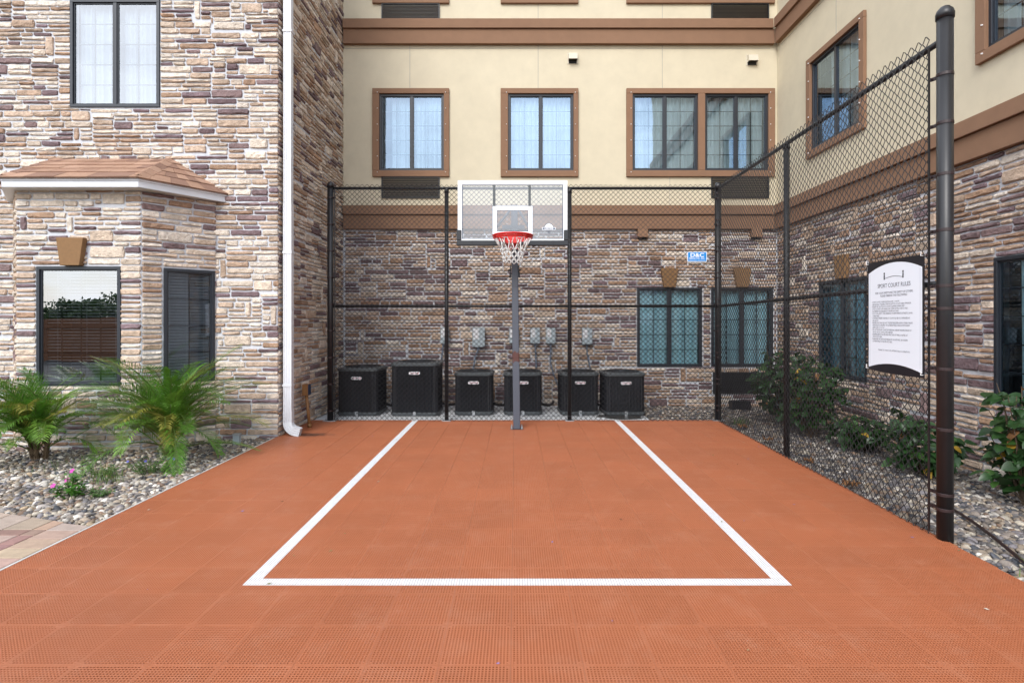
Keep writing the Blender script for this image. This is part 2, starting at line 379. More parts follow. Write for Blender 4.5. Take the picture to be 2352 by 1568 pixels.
for k, (inv, yc, a, b, y0, y1, x0) in enumerate(tiles):
    isfull = b - a > TP - 1e-4 and y1 - y0 > TP - 1e-4
    if k < 300 and not inv:
        if isfull: me = full_me
        else:
            key = (round(b-a, 2), round(y1-y0, 3), round(a-x0, 3))
            if key not in cache: cache[key] = tile_mesh(key[0], y1-y0, a-x0).mesh('court_tile', m_court)
            me = cache[key]
        link_mesh('court_tile', me, court, Matrix.Translation((a, y0, 0)))
    else:
        t = full if isfull else tile_mesh(b-a, y1-y0, a-x0)
        rest.add([(v[0]+a, v[1]+y0, v[2]) for v in t.v], t.f)
tag(rest.build('court_tiles_beyond', m_court, court), kind='stuff')
LW = 0.076
for nm, (x0, x1, y0, y1) in (('court_line', (-1.497, -1.497+LW, 3.022, 8.055)), ('court_line', (1.515-LW, 1.515, 3.022, 8.055)),
                             ('court_line', (-1.497+LW+0.0004, 1.515-LW-0.0004, 3.022, 3.022+LW))):
    mb = MB(); bars(mb, x0, x1, y0, y1, 0.0011, 0.004, TX0, TY0, sub=0.0004, bw=0.0074); mb.build(nm, m_line, court)
mb = MB()
mb.add([(CX0-0.035, -0.6, -0.0172), (court_right(-0.6)+0.03, -0.6, -0.0172), (court_right(8.1)+0.03, 8.1, -0.0172), (CX0-0.035, 8.1, -0.0172)] +
       [(CX0-0.035, -0.6, -0.15), (court_right(-0.6)+0.03, -0.6, -0.15), (court_right(8.1)+0.03, 8.1, -0.15), (CX0-0.035, 8.1, -0.15)],
       [(0,1,2,3),(4,7,6,5),(0,4,5,1),(1,5,6,2),(2,6,7,3),(3,7,4,0)])
tag(mb.build('court_slab', m_conc), kind='structure')
mb = MB()
mb.box((CX0-0.02, -0.6, -0.0165), (CX0-0.003, 6.86, 0.001)); mb.build('edge_strip', m_conc, court)
mb = MB(); mb.add([(CX0+.002,-.55,-.0168),(court_right(-.55)-.003,-.55,-.0168),(court_right(8.05)-.003,8.05,-.0168),(CX0+.002,8.05,-.0168)], [(0,1,2,3)]); mb.build('hole_shade_sheet', M('hole_shade_colour', (0.05,0.032,0.025), 0.95, .2, 12, 0), court)  # added dark sheet below the tiles: shade in the lattice holes put into colour
mb = MB(); mb.box((-2.96, 8.11, -0.15), (1.98, 9.47, -0.006)); tag(mb.build('concrete_pad', M('pale_pad_concrete', (0.60, 0.61, 0.62), 0.9, 0.08, 9, 0.2, 90, var2=0.1, scale2=2.5), None, bevel=0.008), kind='structure')
# damp patch on the pad under the last cooler
mb = MB(); rr = random.Random(3)
ring = [(1.62 + 0.36*math.cos(a)*(1+0.3*rr.uniform(-1,1)), 8.40 + 0.22*math.sin(a)*(1+0.3*rr.uniform(-1,1)), -0.0045) for a in [k*math.pi/10 for k in range(20)]]
mb.add(ring, [tuple(range(20))])
m_wet = M('damp_concrete', (0.06, 0.055, 0.05), 0.25, 0.3, 12, 0.1, 40); tag(mb.build('damp_patch', m_wet), kind='structure')

# river pebbles
def ico(sub):
    t = (1 + 5**0.5)/2
    V = [(-1,t,0),(1,t,0),(-1,-t,0),(1,-t,0),(0,-1,t),(0,1,t),(0,-1,-t),(0,1,-t),(t,0,-1),(t,0,1),(-t,0,-1),(-t,0,1)]
    F = [(0,11,5),(0,5,1),(0,1,7),(0,7,10),(0,10,11),(1,5,9),(5,11,4),(11,10,2),(10,7,6),(7,1,8),(3,9,4),(3,4,2),(3,2,6),(3,6,8),(3,8,9),(4,9,5),(2,4,11),(6,2,10),(8,6,7),(9,8,1)]
    V = [np.array(v)/np.linalg.norm(v) for v in V]
    for _ in range(sub):
        mid = {}; G = []
        def md(a, b):
            k = (min(a,b), max(a,b))
            if k not in mid:
                m = V[a] + V[b]; V.append(m/np.linalg.norm(m)); mid[k] = len(V)-1
            return mid[k]
        for a, b, c in F:
            x, y, z = md(a,b), md(b,c), md(c,a); G += [(a,x,z),(b,y,x),(c,z,y),(x,y,z)]
        F = G
    return np.array(V), np.array(F)
PEB = np.array([(0.62,0.55,0.44),(0.78,0.72,0.64),(0.40,0.32,0.24),(0.28,0.235,0.20),(0.19,0.175,0.17),(0.09,0.095,0.11),(0.31,0.20,0.135),(0.46,0.41,0.37),(0.23,0.21,0.22),(0.52,0.39,0.25)])
def pebbles(name, inside, x0, x1, y0, y1, z, step, seed, pw, smin=0.6, smax=1.5):
    rg = np.random.default_rng(seed)
    P = []
    for layer in range(2):
        xs = np.arange(x0, x1, step*(1.0 if layer == 0 else 1.35)); ys = np.arange(y0, y1, step*(0.9 if layer == 0 else 1.25))
        gx, gy = np.meshgrid(xs, ys); gx = gx.ravel() + rg.uniform(-.5,.5,gx.size)*step; gy = gy.ravel() + rg.uniform(-.5,.5,gy.size)*step
        for a, b in zip(gx, gy):
            if inside(a, b): P.append((a, b, z + layer*step*0.30 + rg.uniform(-.15,.15)*step))
    P = np.array(P); n = len(P)
    V1, F1 = ico(1); V0, F0 = ico(0); nv = 0; VV = []; FF = []; CC = []
    for i in range(n):
        Vb, Fb = (V1, F1) if P[i,1] < 5.4 else (V0, F0)
        r = step*0.62*rg.uniform(smin, smax)**1.0
        if rg.random() < 0.08: r *= 1.35
        s = np.array([r*rg.uniform(0.9,1.35), r*rg.uniform(0.65,1.0), r*rg.uniform(0.42,0.72)])
        d = Vb * (1 + 0.16*np.sin(Vb @ rg.normal(0, 2.4, 3) + rg.uniform(0, 6))[:, None] + 0.10*np.sin(Vb @ rg.normal(0, 3.6, 3))[:, None]) * s
        a, b, c = rg.uniform(0, 6.28), rg.normal(0, .35), rg.normal(0, .35)
        Rz = np.array([[math.cos(a),-math.sin(a),0],[math.sin(a),math.cos(a),0],[0,0,1]])
        Rx = np.array([[1,0,0],[0,math.cos(b),-math.sin(b)],[0,math.sin(b),math.cos(b)]])
        Ry = np.array([[math.cos(c),0,math.sin(c)],[0,1,0],[-math.sin(c),0,math.cos(c)]])
        VV.append(d @ (Rz @ Rx @ Ry).T + P[i]); FF.append(Fb + nv); nv += len(Vb)
        col = PEB[rg.choice(len(PEB), p=pw)] * rg.uniform(0.38, 0.86)
        CC.append(np.tile(np.clip(col, 0, .82), (len(Vb), 1)))
    me = np_mesh(name, np.concatenate(VV), np.concatenate(FF), m_pebble, np.concatenate(CC), smooth=True)
    return link_mesh(name, me)
def path_edge(x): return 3.92 + (-2.99 - x) * 0.30        # border between gravel and pavers
def in_left(x, y):
    if x > CX0 - 0.030 or y < path_edge(x) + 0.03 or y > 6.88 or x < -1.15*y - 0.6: return False
    if y > 6.28 and -5.78 < x < -4.25: return False
    if y > 6.28 and (-4.25 <= x < -3.72) and y > 6.28 + (x + 4.285)*1.11: return False
    return True
wl = np.array([.14,.13,.15,.12,.10,.06,.08,.09,.08,.05]); wr = np.array([.07,.09,.10,.15,.17,.14,.06,.10,.10,.02])
o = pebbles('river_gravel', in_left, -8.4, -3.0, 3.85, 6.9, -0.034, 0.034, 5, wl/wl.sum())
tag(o, 'pale mixed river pebbles in the palm bed along the left court edge', 'gravel', kind='stuff')
def in_right(x, y):
    if x > 4.46 or y > 9.46 or x > 0.95*y + 0.25: return False
    if y > 8.13 and x > 2.02: return True
    return x > court_right(y) + 0.045
o = pebbles('grey_gravel', in_right, 2.0, 4.5, 2.6, 9.5, -0.034, 0.034, 8, wr/wr.sum())
tag(o, 'dark grey river pebbles behind the chain link fence', 'gravel', kind='stuff')

# paved path in the lower left corner: rows of small slabs with a rose coloured band
path = setting('paved_path'); rp_ = random.Random(4)
mb = MB(); mb.add([(-8, -0.6, -0.03), (CX0-0.036, -0.6, -0.03), (CX0-0.036, 3.905, -0.03), (-8, path_edge(-8)-0.01, -0.03)], [(0,1,2,3)])
mb.build('paving_bed', M('joint_sand', (0.16, 0.13, 0.10), 0.95, 0.2, 30, 0.3, 100), path)
TAN = [(0.385,0.29,0.225),(0.36,0.27,0.205),(0.40,0.305,0.235),(0.375,0.285,0.225)]; ROSE = [(0.29,0.165,0.145),(0.26,0.14,0.13)]
def paver(x0, y0, x1, y1, col, skew=None):
    g_ = 0.003; x1 = min(x1, CX0-0.038)
    if x1 - x0 < 0.03 or y1 - y0 < 0.03: return
    yt0 = min(y1, path_edge(x0)-0.012); yt1 = min(y1, path_edge(x1)-0.012)
    if yt1 - y0 < 0.03: return
    m = MB(); z = -0.004 + rp_.uniform(-.0015, .0015); b = 0.004
    a = [(x0+g_, y0+g_), (x1-g_, y0+g_), (x1-g_, yt1-g_), (x0+g_, yt0-g_)]
    i_ = [(x0+g_+b, y0+g_+b), (x1-g_-b, y0+g_+b), (x1-g_-b, yt1-g_-b), (x0+g_+b, yt0-g_-b)]
    c = tuple(k*rp_.uniform(.9, 1.08) for k in col)
    m.add([(*p, -0.029) for p in a] + [(*p, z-b*.7) for p in a] + [(*p, z) for p in i_],
          [(0,1,5,4),(1,2,6,5),(2,3,7,6),(3,0,4,7),(4,5,9,8),(5,6,10,9),(6,7,11,10),(7,4,8,11),(8,9,10,11)], c)
    m.build('paver', m_paver, path)
y = 1.9
while y < 3.83:                                            # soldier course along the court
    paver(-3.265, y, CX0, y + 0.148, rp_.choice(TAN)); y += 0.148
ys = y
paver(-3.265, ys, CX0, 4.3, TAN[0])
x = -3.265; k = 0
while x > -5.2:                                            # stretchers by the bed, a rose border inside them
    wd_ = 0.105 if k == 0 else 0.21
    paver(x-wd_, 3.842, x, 4.8, rp_.choice(TAN)); paver(x-wd_, 3.737, x, 3.842, ROSE[k % 2])
    for q in range(12):
        yy = 3.737 - 0.148*(q+1)
        paver(x-wd_, yy, x, yy+0.148, ROSE[q % 2] if k == 0 else rp_.choice(TAN))
    x -= wd_; k += 1

# ------------------------------------------------------------------ stone cladding
CREAM = [(0.63,0.54,0.445),(0.58,0.48,0.385),(0.66,0.58,0.495)]; TANS = [(0.44,0.325,0.24),(0.48,0.36,0.27),(0.40,0.28,0.20),(0.50,0.395,0.305)]
BROWN = [(0.34,0.22,0.145),(0.38,0.24,0.155),(0.31,0.195,0.13)]; PURP = [(0.175,0.118,0.12),(0.15,0.098,0.103),(0.215,0.145,0.14),(0.19,0.13,0.14)]
def stone_col(rg, wts):
    p = rg.choices((CREAM, TANS, BROWN, PURP), wts)[0]; c = rg.choice(p); k = rg.uniform(.88, 1.12)
    return tuple(min(.75, q*k) for q in c)
CELL = 0.0265
def layout(u0, u1, v0, v1, blocked, seed):
    rg = random.Random(seed); nx = int(round((u1-u0)/CELL)); ny = int(round((v1-v0)/CELL))
    cu, cv = (u1-u0)/nx, (v1-v0)/ny
    occ = np.zeros((ny, nx), bool)
    for j in range(ny):
        for i in range(nx):
            if blocked(u0+(i+.5)*cu, v0+(j+.5)*cv): occ[j, i] = True
    out = []
    def put(i, j, w_, h_):
        occ[j:j+h_, i:i+w_] = True; out.append((u0+i*cu, v0+j*cv, w_*cu, h_*cv))
    for _ in range(int(nx*ny/330)):                        # uprights and large blocks first
        r = rg.random(); w_, h_ = (rg.randint(3, 4), rg.randint(6, 9)) if r < .30 else (rg.randint(9, 15), rg.randint(4, 5))
        if w_ >= nx or h_ >= ny: continue
        i, j = rg.randint(0, nx-w_), rg.randint(0, ny-h_)
        if not occ[max(0,j-1):j+h_+1, max(0,i-5):i+w_+5].any(): put(i, j, w_, h_)
    for j in range(ny):
        i = 0
        while i < nx:
            if occ[j, i]: i += 1; continue
            run = 1
            while i+run < nx and not occ[j, i+run]: run += 1
            def top(col):
                k = 0
                while 0 <= col < nx and j+k < ny and occ[j+k, col]: k += 1
                return k
            tl, tr = top(i-1), top(i+run)
            h_ = tl if tl in (2, 3) and rg.random() < .6 else (tr if tr in (2, 3) and rg.random() < .6 else (3 if rg.random() < .36 else 2))
            left_ = run; pos = i; nst = rg.randint(1, 4)
            while left_ > 0:
                w_ = rg.randint(6, 15)
                if left_ - w_ < 5: w_ = left_ if left_ <= 17 else left_//2
                hh = 1
                while hh < h_ and j+hh < ny and not occ[j+hh, pos:pos+w_].any(): hh += 1
                put(pos, j, w_, hh); pos += w_; left_ -= w_; nst -= 1
                if nst <= 0: break
            i = pos
    return out
def stone_mesh(mb, F, u, v, w_, h_, rg, col):
    gp = rg.uniform(0.0070, 0.0115); u0, u1, v0, v1 = u+gp, u+w_-gp, v+gp, v+h_-gp
    if u1-u0 < 0.012 or v1-v0 < 0.010: return False
    hu, hv = u1-u0, v1-v0
    e = min(0.010, 0.28*min(hu, hv))
    nu = max(1, min(5, int(hu/0.075))); nv = 1 if hv < 0.07 else 2
    us = [u0] + [u0+e+(hu-2*e)*k/nu for k in range(nu+1)] + [u1]
    vs = [v0] + [v0+e+(hv-2*e)*k/nv for k in range(nv+1)] + [v1]
    D = rg.uniform(0.014, 0.029); V = []; nU, nV = len(us), len(vs); tilt = rg.uniform(-.25, .25)
    for b_, vv in enumerate(vs):
        for a_, uu in enumerate(us):
            edge = a_ in (0, nU-1) or b_ in (0, nV-1)
            jt = 0.0058 if edge else 0.008
            d = (D*rg.uniform(.38, .62)) if edge else D*(rg.uniform(.72, 1.12) + tilt*((vv-v0)/hv-.5))
            if edge and a_ in (0, nU-1) and b_ in (0, nV-1): jx = (1 if a_ == 0 else -1)*rg.uniform(.001, .013); jy = (1 if b_ == 0 else -1)*rg.uniform(.001, .009)
            else: jx = rg.uniform(-jt, jt); jy = rg.uniform(-jt, jt)*0.8
            V.append(F.p(uu+jx, vv+jy, d))
    FF = [(b_*nU+a_, b_*nU+a_+1, (b_+1)*nU+a_+1, (b_+1)*nU+a_) for b_ in range(nV-1) for a_ in range(nU-1)]
    per = [a_ for a_ in range(nU)] + [b_*nU+nU-1 for b_ in range(1, nV)] + [(nV-1)*nU+a_ for a_ in range(nU-2, -1, -1)] + [b_*nU for b_ in range(nV-2, 0, -1)]
    base = len(V); V += [V[i] - F.N*(F.N.dot(V[i]-F.O)) - F.N*0.004 for i in per]
    n = len(per); FF += [(per[(k+1) % n], per[k], base+k, base+(k+1) % n) for k in range(n)]
    mb.add(V, FF, col); return True
WTS = (0.44, 0.34, 0.07, 0.15); WTS_B = (0.13, 0.40, 0.22, 0.25)  # left wing's brighter light put into a paler mix; other walls browner stone
def clad(specs, seed, limit=300):
    """specs: (face, u0, u1, v0, v1, blocked, parent, weights); the stones that show largest become single objects"""
    rg = random.Random(seed); allst = []
    for si, (F, u0, u1, v0, v1, bl, par, wt) in enumerate(specs):
        for (u, v, w_, h_) in layout(u0, u1, v0, v1, bl[0], seed*17+si):
            if any(all(in_poly(p, q, P) for p in (u+.01, u+w_-.01) for q in (v+.01, v+h_-.01)) for P in bl[1]): continue
            c = F.p(u+w_/2, v+h_/2, 0); dv = c - Vector((0,0,H)); 
            view = (abs(c.x) < 0.93*c.y and c.z-H < 0.585*c.y)
            foreshort = abs(F.N.dot(dv.normalized()))
            allst.append((-(w_*h_*foreshort/dv.length_squared) if view else 0, F, u, v, w_, h_, par, wt))
    allst.sort(key=lambda q: q[0]); rests = {}
    for k, (sc_, F, u, v, w_, h_, par, wt) in enumerate(allst):
        col = stone_col(rg, wt)
        if k < limit:
            m = MB()
            if stone_mesh(m, F, u, v, w_, h_, rg, col): m.build('stone', m_stone, par)
        else:
            m = rests.setdefault(par.name, (par, MB()))[1]; stone_mesh(m, F, u, v, w_, h_, rg, col)
    for par, m in rests.values(): tag(m.build('stone_courses', m_stone, par), kind='stuff')

def sheet(mb, F, u0, u1, v0, v1, holes, reveal=0.13):
    us = sorted({u0, u1} | {min(max(h[0], u0), u1) for h in holes} | {min(max(h[1], u0), u1) for h in holes})
    vs = sorted({v0, v1} | {min(max(h[2], v0), v1) for h in holes} | {min(max(h[3], v0), v1) for h in holes})
    for a, b in zip(us, us[1:]):
        for c, d in zip(vs, vs[1:]):
            if any(h[0] <= (a+b)/2 <= h[1] and h[2] <= (c+d)/2 <= h[3] for h in holes): continue
            mb.quad(F.p(a,c,0), F.p(b,c,0), F.p(b,d,0), F.p(a,d,0))
    for a, b, c, d in holes:
        for (p, q) in (((a,c),(b,c)), ((b,c),(b,d)), ((b,d),(a,d)), ((a,d),(a,c))):
            mb.quad(F.p(*p,0), F.p(*q,0), F.p(*q,-reveal), F.p(*p,-reveal))

def window(F, parent, u0, u1, v0, v1, glass, cols=2, rows=5, sashes=2, cover='curtain', seed=0, d=-0.035, fw=0.036, open_part=None, label=None):
    """frame is the part; panes, muntins, curtain or blind slats are its pieces"""
    rg = random.Random(seed)
    mb = MB(); mb.ring(F, u0, u1, v0, v1, fw, d-0.035, d+0.030)
    sw = (u1-u0-2*fw)/sashes
    for s in range(1, sashes):
        c = u0+fw+sw*s; mb.fbox(F, c-0.022, c+0.022, v0+fw, v1-fw, d-0.034, d+0.024)
    win = mb.build('window', m_frame, parent, bevel=0.003)
    if label: win['label'] = label
    for s in range(sashes):
        a = u0+fw+sw*s + (0.022 if s > 0 else 0); b = u0+fw+sw*(s+1) - (0.022 if s < sashes-1 else 0); c, e = v0+fw, v1-fw
        m = MB(); m.ring(F, a, b, c, e, 0.014, d-0.026, d+0.012); m.build('sash', m_frame, win)
        m = MB(); m.quad(F.p(a+.012,c+.012,d), F.p(b-.012,c+.012,d), F.p(b-.012,e-.012,d), F.p(a+.012,e-.012,d)); m.build('pane', glass, win)
        for k in range(1, cols):
            x = a+(b-a)*k/cols; m = MB(); m.fbox(F, x-.0055, x+.0055, c+.015, e-.015, d-.022, d-.012); m.build('muntin', m_frame, win)
        for k in range(1, rows):
            x = c+(e-c)*k/rows; m = MB(); m.fbox(F, a+.015, b-.015, x-.0055, x+.0055, d-.0225, d-.0125); m.build('muntin', m_frame, win)
    if cover == 'curtain':
        for s in range(2):
            m = MB(); a, b = (u0+.03, (u0+u1)/2+.02) if s == 0 else ((u0+u1)/2-.01, u1-.03)
            if open_part and s == 0: a += open_part
            n = 72; ph = [rg.uniform(0, 6) for _ in range(3)]; f = rg.uniform(.9, 1.1); top, bot = [], []
            for k in range(n+1):
                t = k/n; x = a+(b-a)*t
                dd = -0.125 + 0.028*math.sin(t*48*f+ph[0]) + 0.018*math.sin(t*31*f+ph[1]) + 0.006*math.sin(t*97+ph[2]) - 0.012*s
                top.append(F.p(x, v1+.02, dd*0.97)); bot.append(F.p(x+.004*math.sin(t*31+ph[1]), v0-.02, dd*1.05))
            m.add(bot+top, [(k, k+1, n+2+k, n+1+k) for k in range(n)]); m.build('curtain', m_curtain_blue if glass is m_glass_lo else m_curtain, win, smooth=True)
    else:
        nsl = int((v1-v0-2*fw)/0.036)
        for k in range(nsl):
            z = v1-fw-.03-k*0.036; a, b = u0+fw+.012, u1-fw-.012
            m = MB(); m.add([F.p(a,z,-.075), F.p(b,z,-.075), F.p(b,z+.0025,-.098), F.p(a,z+.0025,-.098), F.p(a,z-.0050,-.075), F.p(b,z-.0050,-.075), F.p(b,z-.0003,-.098), F.p(a,z-.0003,-.098)],
                              [(0,1,2,3),(7,6,5,4),(0,4,5,1),(2,6,7,3)]); m.build('slat', m_blind, win)
        m = MB()
        for t in (.12, .5, .88): x = u0+fw+(u1-u0-2*fw)*t; m.fbox(F, x-.0015, x+.0015, v0+fw, v1-fw, -.113, -.110)
        m.fbox(F, u0+fw, u1-fw, v0+fw, v0+fw+.05, -.110, -.09); m.build('blind_cords', m_blind, win)
    # shallow room behind
    m = MB(); e = 0.05; D = -0.9 if cover == 'curtain' else -0.55
    q = [(u0-e,v0-e),(u1+e,v0-e),(u1+e,v1+e),(u0-e,v1+e)]
    for i in range(4):
        p0, p1 = q[i], q[(i+1) % 4]; m.quad(F.p(*p0,-.13), F.p(*p1,-.13), F.p(*p1,D), F.p(*p0,D))
    m.quad(*[F.p(*p, D) for p in q]); m.build('room_niche', m_room, win)
    return win
def trim(F, parent, u0, u1, v0, v1, iu0, iu1, iv0, iv1, mids=()):
    """stucco surround with white screw caps"""
    mb = MB()
    mb.fbox(F, u0, u1, iv1, v1, 0.0, 0.045); mb.fbox(F, u0, u1, v0, iv0, 0.0, 0.045)
    mb.fbox(F, u0, iu0, iv0, iv1, 0.0, 0.045); mb.fbox(F, iu1, u1, iv0, iv1, 0.0, 0.045)
    for a, b in mids: mb.fbox(F, a, b, iv0, iv1, 0.0, 0.045)
    t = mb.build('window_surround', m_brown, parent, bevel=0.006)
    mb = MB(); n = 6
    for u in (iu0-.028, iu1+.03):
        for k in range(n): 
            z = iv0-.03+(iv1-iv0+.045)*k/(n-1); c = F.p(u, z, .045)
            mb.tube([c, c+F.N*.012], [.009, .006], 6)
    mb.build('screw_caps', m_screw, t)
def louvre(F, parent, u0, u1, v0, v1):
    mb = MB(); mb.ring(F, u0, u1, v0, v1, .016, -.02, .030); mb.fbox(F, u0+.01, u1-.01, v0+.01, v1-.01, -.02, -.005)
    gpart = mb.build('air_grille', m_grille, parent); n = 11
    for k in range(n):
        z = v0+.02+(v1-v0-.04)*(k+.5)/n; m = MB()
        m.add([F.p(u0+.016,z+.008,.004), F.p(u1-.016,z+.008,.004), F.p(u1-.016,z-.006,.027), F.p(u0+.016,z-.006,.027),
               F.p(u0+.016,z+.003,.004), F.p(u1-.016,z+.003,.004), F.p(u1-.016,z-.011,.027), F.p(u0+.016,z-.011,.027)],
              [(0,3,2,1),(4,5,6,7),(3,7,6,2),(0,1,5,4)]); m.build('slat', m_black, gpart)
def keystone(F, parent, uc, v0, v1, wt, wb):
    mb = MB(); mb.prism(F, [(uc-wb/2,v0),(uc+wb/2,v0),(uc+wt/2,v1),(uc-wt/2,v1)], 0.0, 0.075); mb.build('keystone', m_key, parent, bevel=0.006)
def hood(F, parent, uc, v0, v1, wd, mat):
    mb = MB(); a, b = uc-wd/2, uc+wd/2
    P = [F.p(u,v,d) for u in (a,b) for (v,d) in ((v1,0),(v1-.02,.07),(v0+.05,.10),(v0+.05,0))]
    mb.add(P, [(3,2,1,0),(4,5,6,7),(0,1,5,4),(1,2,6,5)]); mb.fbox(F, a-.02, b+.02, v0, v1+.012, 0.0, .006)
    h = mb.build('vent_hood', mat, parent)
    m = MB(); m.fbox(F, a+.008, b-.008, v0+.008, v0+.07, .0065, .02); m.build('flap', m_dark, h)
def moulding(F, parent, u0, u1, u0b, u1b, v0, vm, v1):
    mb = MB(); mb.fbox(F, u0, u1, vm+.002, v1, -.02, .11); mb.build('band_moulding', m_brown, parent, bevel=0.006)
    mb = MB(); mb.fbox(F, u0b, u1b, v0, vm, -.02, .075); mb.build('band_moulding', m_brown, parent, bevel=0.006)

# ------------------------------------------------------------------ left wing: stone clad, with a bay
XL, YF, YB, XR = -2.98, 6.90, 9.50, 4.51
left = thing('hotel_wing', (-5.0, 7.0, 0), 'stone clad hotel wing with shingled bay window and white downspout', 'building')
Ff = Face((0, YF, 0), (1,0,0), (0,-1,0)); Fs = Face((XL, 0, 0), (0,1,0), (1,0,0))
upw = (-5.565, -4.447, 4.117, 5.46)
mb = MB(); sheet(mb, Ff, -9.0, XL, -.16, 8.6, [upw]); sheet(mb, Fs, YF, YB, -.16, 8.6, [])
mb.quad((-9,YF,8.6), (XL,YF,8.6), (XL,14,8.6), (-9,14,8.6)); mb.quad((-9,YF,-.16), (-9,14,-.16), (-9,14,8.6), (-9,YF,8.6))
lwall = mb.build('wall', m_mortar, left)
BX0, BX1, BY = -5.70, -4.285, 6.30
Fb = Face((BX0, BY, 0), (1,0,0), (0,-1,0)); LB = BX1-BX0
BE = Vector((-3.735, YF, 0)); Ur = (BE - Vector((BX1, BY, 0))); LR = Ur.length
Fr = Face((BX1, BY, 0), Ur, Ur.cross(Vector((0,0,1))))
BE2 = Vector((-6.26, YF, 0)); Ul = Vector((BX0, BY, 0)) - BE2; LL = Ul.length
Fl = Face(BE2, Ul, Ul.cross(Vector((0,0,1))))
bw = (0.235, 1.195, 0.71, 2.07); rw = (0.28*LR, 0.965*LR, 0.71, 2.07)
mb = MB(); sheet(mb, Fb, 0, LB, -.16, 2.98, [bw]); sheet(mb, Fr, 0, LR, -.16, 2.98, [rw]); sheet(mb, Fl, 0, LL, -.16, 2.98, [])
bay = mb.build('bay_wall', m_mortar, left)
def in_poly(x, y, P):
    r = False
    for i in range(len(P)):
        (x1,y1),(x2,y2) = P[i], P[i-1]
        if (y1 > y) != (y2 > y) and x < (x2-x1)*(y-y1)/(y2-y1)+x1: r = not r
    return r
roofpoly = [(-6.55,3.02),(-5.72,3.47),(-4.30,3.47),(-3.60,3.02),(-3.735,2.95),(-3.735,-1),(-6.26,-1),(-6.26,2.95)]

def blk(h, extra=()): return (lambda u, v: any(a-.004 < u < b+.004 and c-.004 < v < d+.004 for a, b, c, d in h), extra)
keyp = lambda uc, v0, v1, wt, wb: [(uc-wb/2,v0),(uc+wb/2,v0),(uc+wt/2,v1),(uc-wt/2,v1)]
clad([(Ff, -8.95, XL+.022, -.06, 6.3, blk([upw], [roofpoly]), lwall, WTS), (Fs, YF+.002, YB, -.06, 7.6, blk([]), lwall, WTS),
      (Fb, -.012, LB+.012, -.06, 2.96, blk([bw], [keyp(.66, 2.075, 2.39, .31, .22)]), bay, WTS), (Fr, 0.004, LR-.01, -.06, 2.96, blk([rw]), bay, WTS),
      (Fl, 0.01, LL-.004, -.06, 2.96, blk([]), bay, WTS)], 3)
window(Ff, left, *upw, m_glass_hi, cols=2, rows=5, seed=1, d=-.01, label='tall sliding window reflecting white clouds, above the bay roof')
window(Fb, left, *bw, m_glass_bay, cols=4, rows=4, sashes=1, cover='blind', seed=2, d=-.012, label='wide bay window with thin white blind, under the keystone')
window(Fr, left, *rw, m_glass_side, cols=2, rows=4, sashes=1, cover='blind', seed=3, d=-.012, label='narrow dark bay window with blind on the slanted side')
keystone(Fb, left, .66, 2.075, 2.39, .31, .22)
# bay roof: eave fascia, three slopes of single shingles, hip caps
ez, rz = 3.045, 3.47
E = [Vector((-6.36, YF, ez)), Vector((-5.695, 6.10, ez)), Vector((-4.175, 6.10, ez)), Vector((-3.615, YF, ez))]
T = [Vector((-5.74, YF-.01, rz)), Vector((-5.72, YF-.012, rz)), Vector((-4.315, YF-.012, rz)), Vector((-4.30, YF-.01, rz))]
mb = MB(); mb.add(E + [T[1], T[2]], [(0,1,4), (1,2,5,4), (2,3,5)]); roof = mb.build('roof', M('roof_deck', (0.12,0.07,0.05), 0.95, 0.1, 20, 0.2), left)
SH = [(0.33,0.195,0.13),(0.29,0.165,0.11),(0.37,0.225,0.155),(0.23,0.13,0.09)]
rs = random.Random(9)
def shingles(A, B, C, D, rows):                            # A,B eave; C,D top (D over A, C over B)
    nrm = (B-A).cross(D-A)
    if nrm.length < 1e-6: nrm = (B-A).cross(C-A)
    nrm.normalize(); nrm = nrm if nrm.z > 0 else -nrm
    for r_ in range(rows):
        f0, f1 = r_/rows - (0.0 if r_ else 0.05), min(1.0, (r_+1.22)/rows)
        lo0, lo1 = A.lerp(D, f0), B.lerp(C, f0); hi0, hi1 = A.lerp(D, f1), B.lerp(C, f1)
        L = (lo1-lo0).length; t = -rs.uniform(0, .12)/max(L, .01); 
        while t < 1:
            tw = rs.uniform(.13, .24)/max(L, .05); a, b = max(t, 0), min(1, t+tw-.004/max(L,.05)); t += tw
            if b-a < .02: continue
            k0, k1 = 0.004 + rs.uniform(0, .006), 0.002
            p = [lo0.lerp(lo1, a), lo0.lerp(lo1, b), hi0.lerp(hi1, b), hi0.lerp(hi1, a)]
            m = MB(); dr = (0.012 if rs.random() < .3 else 0.0)
            top = [p[0]+nrm*(k0+.006), p[1]+nrm*(k0+.006), p[2]+nrm*k1, p[3]+nrm*k1]; bot = [q+nrm*(-.001) for q in p]
            m.add(top+bot, [(0,1,2,3),(7,6,5,4),(0,4,5,1),(1,5,6,2),(3,7,4,0)], rs.choice(SH)); m.build('shingle', m_shingle, roof)
shingles(E[1], E[2], T[2], T[1], 5); shingles(E[2], E[3], T[3], T[2], 5); shingles(E[0], E[1], T[1], T[0], 5)
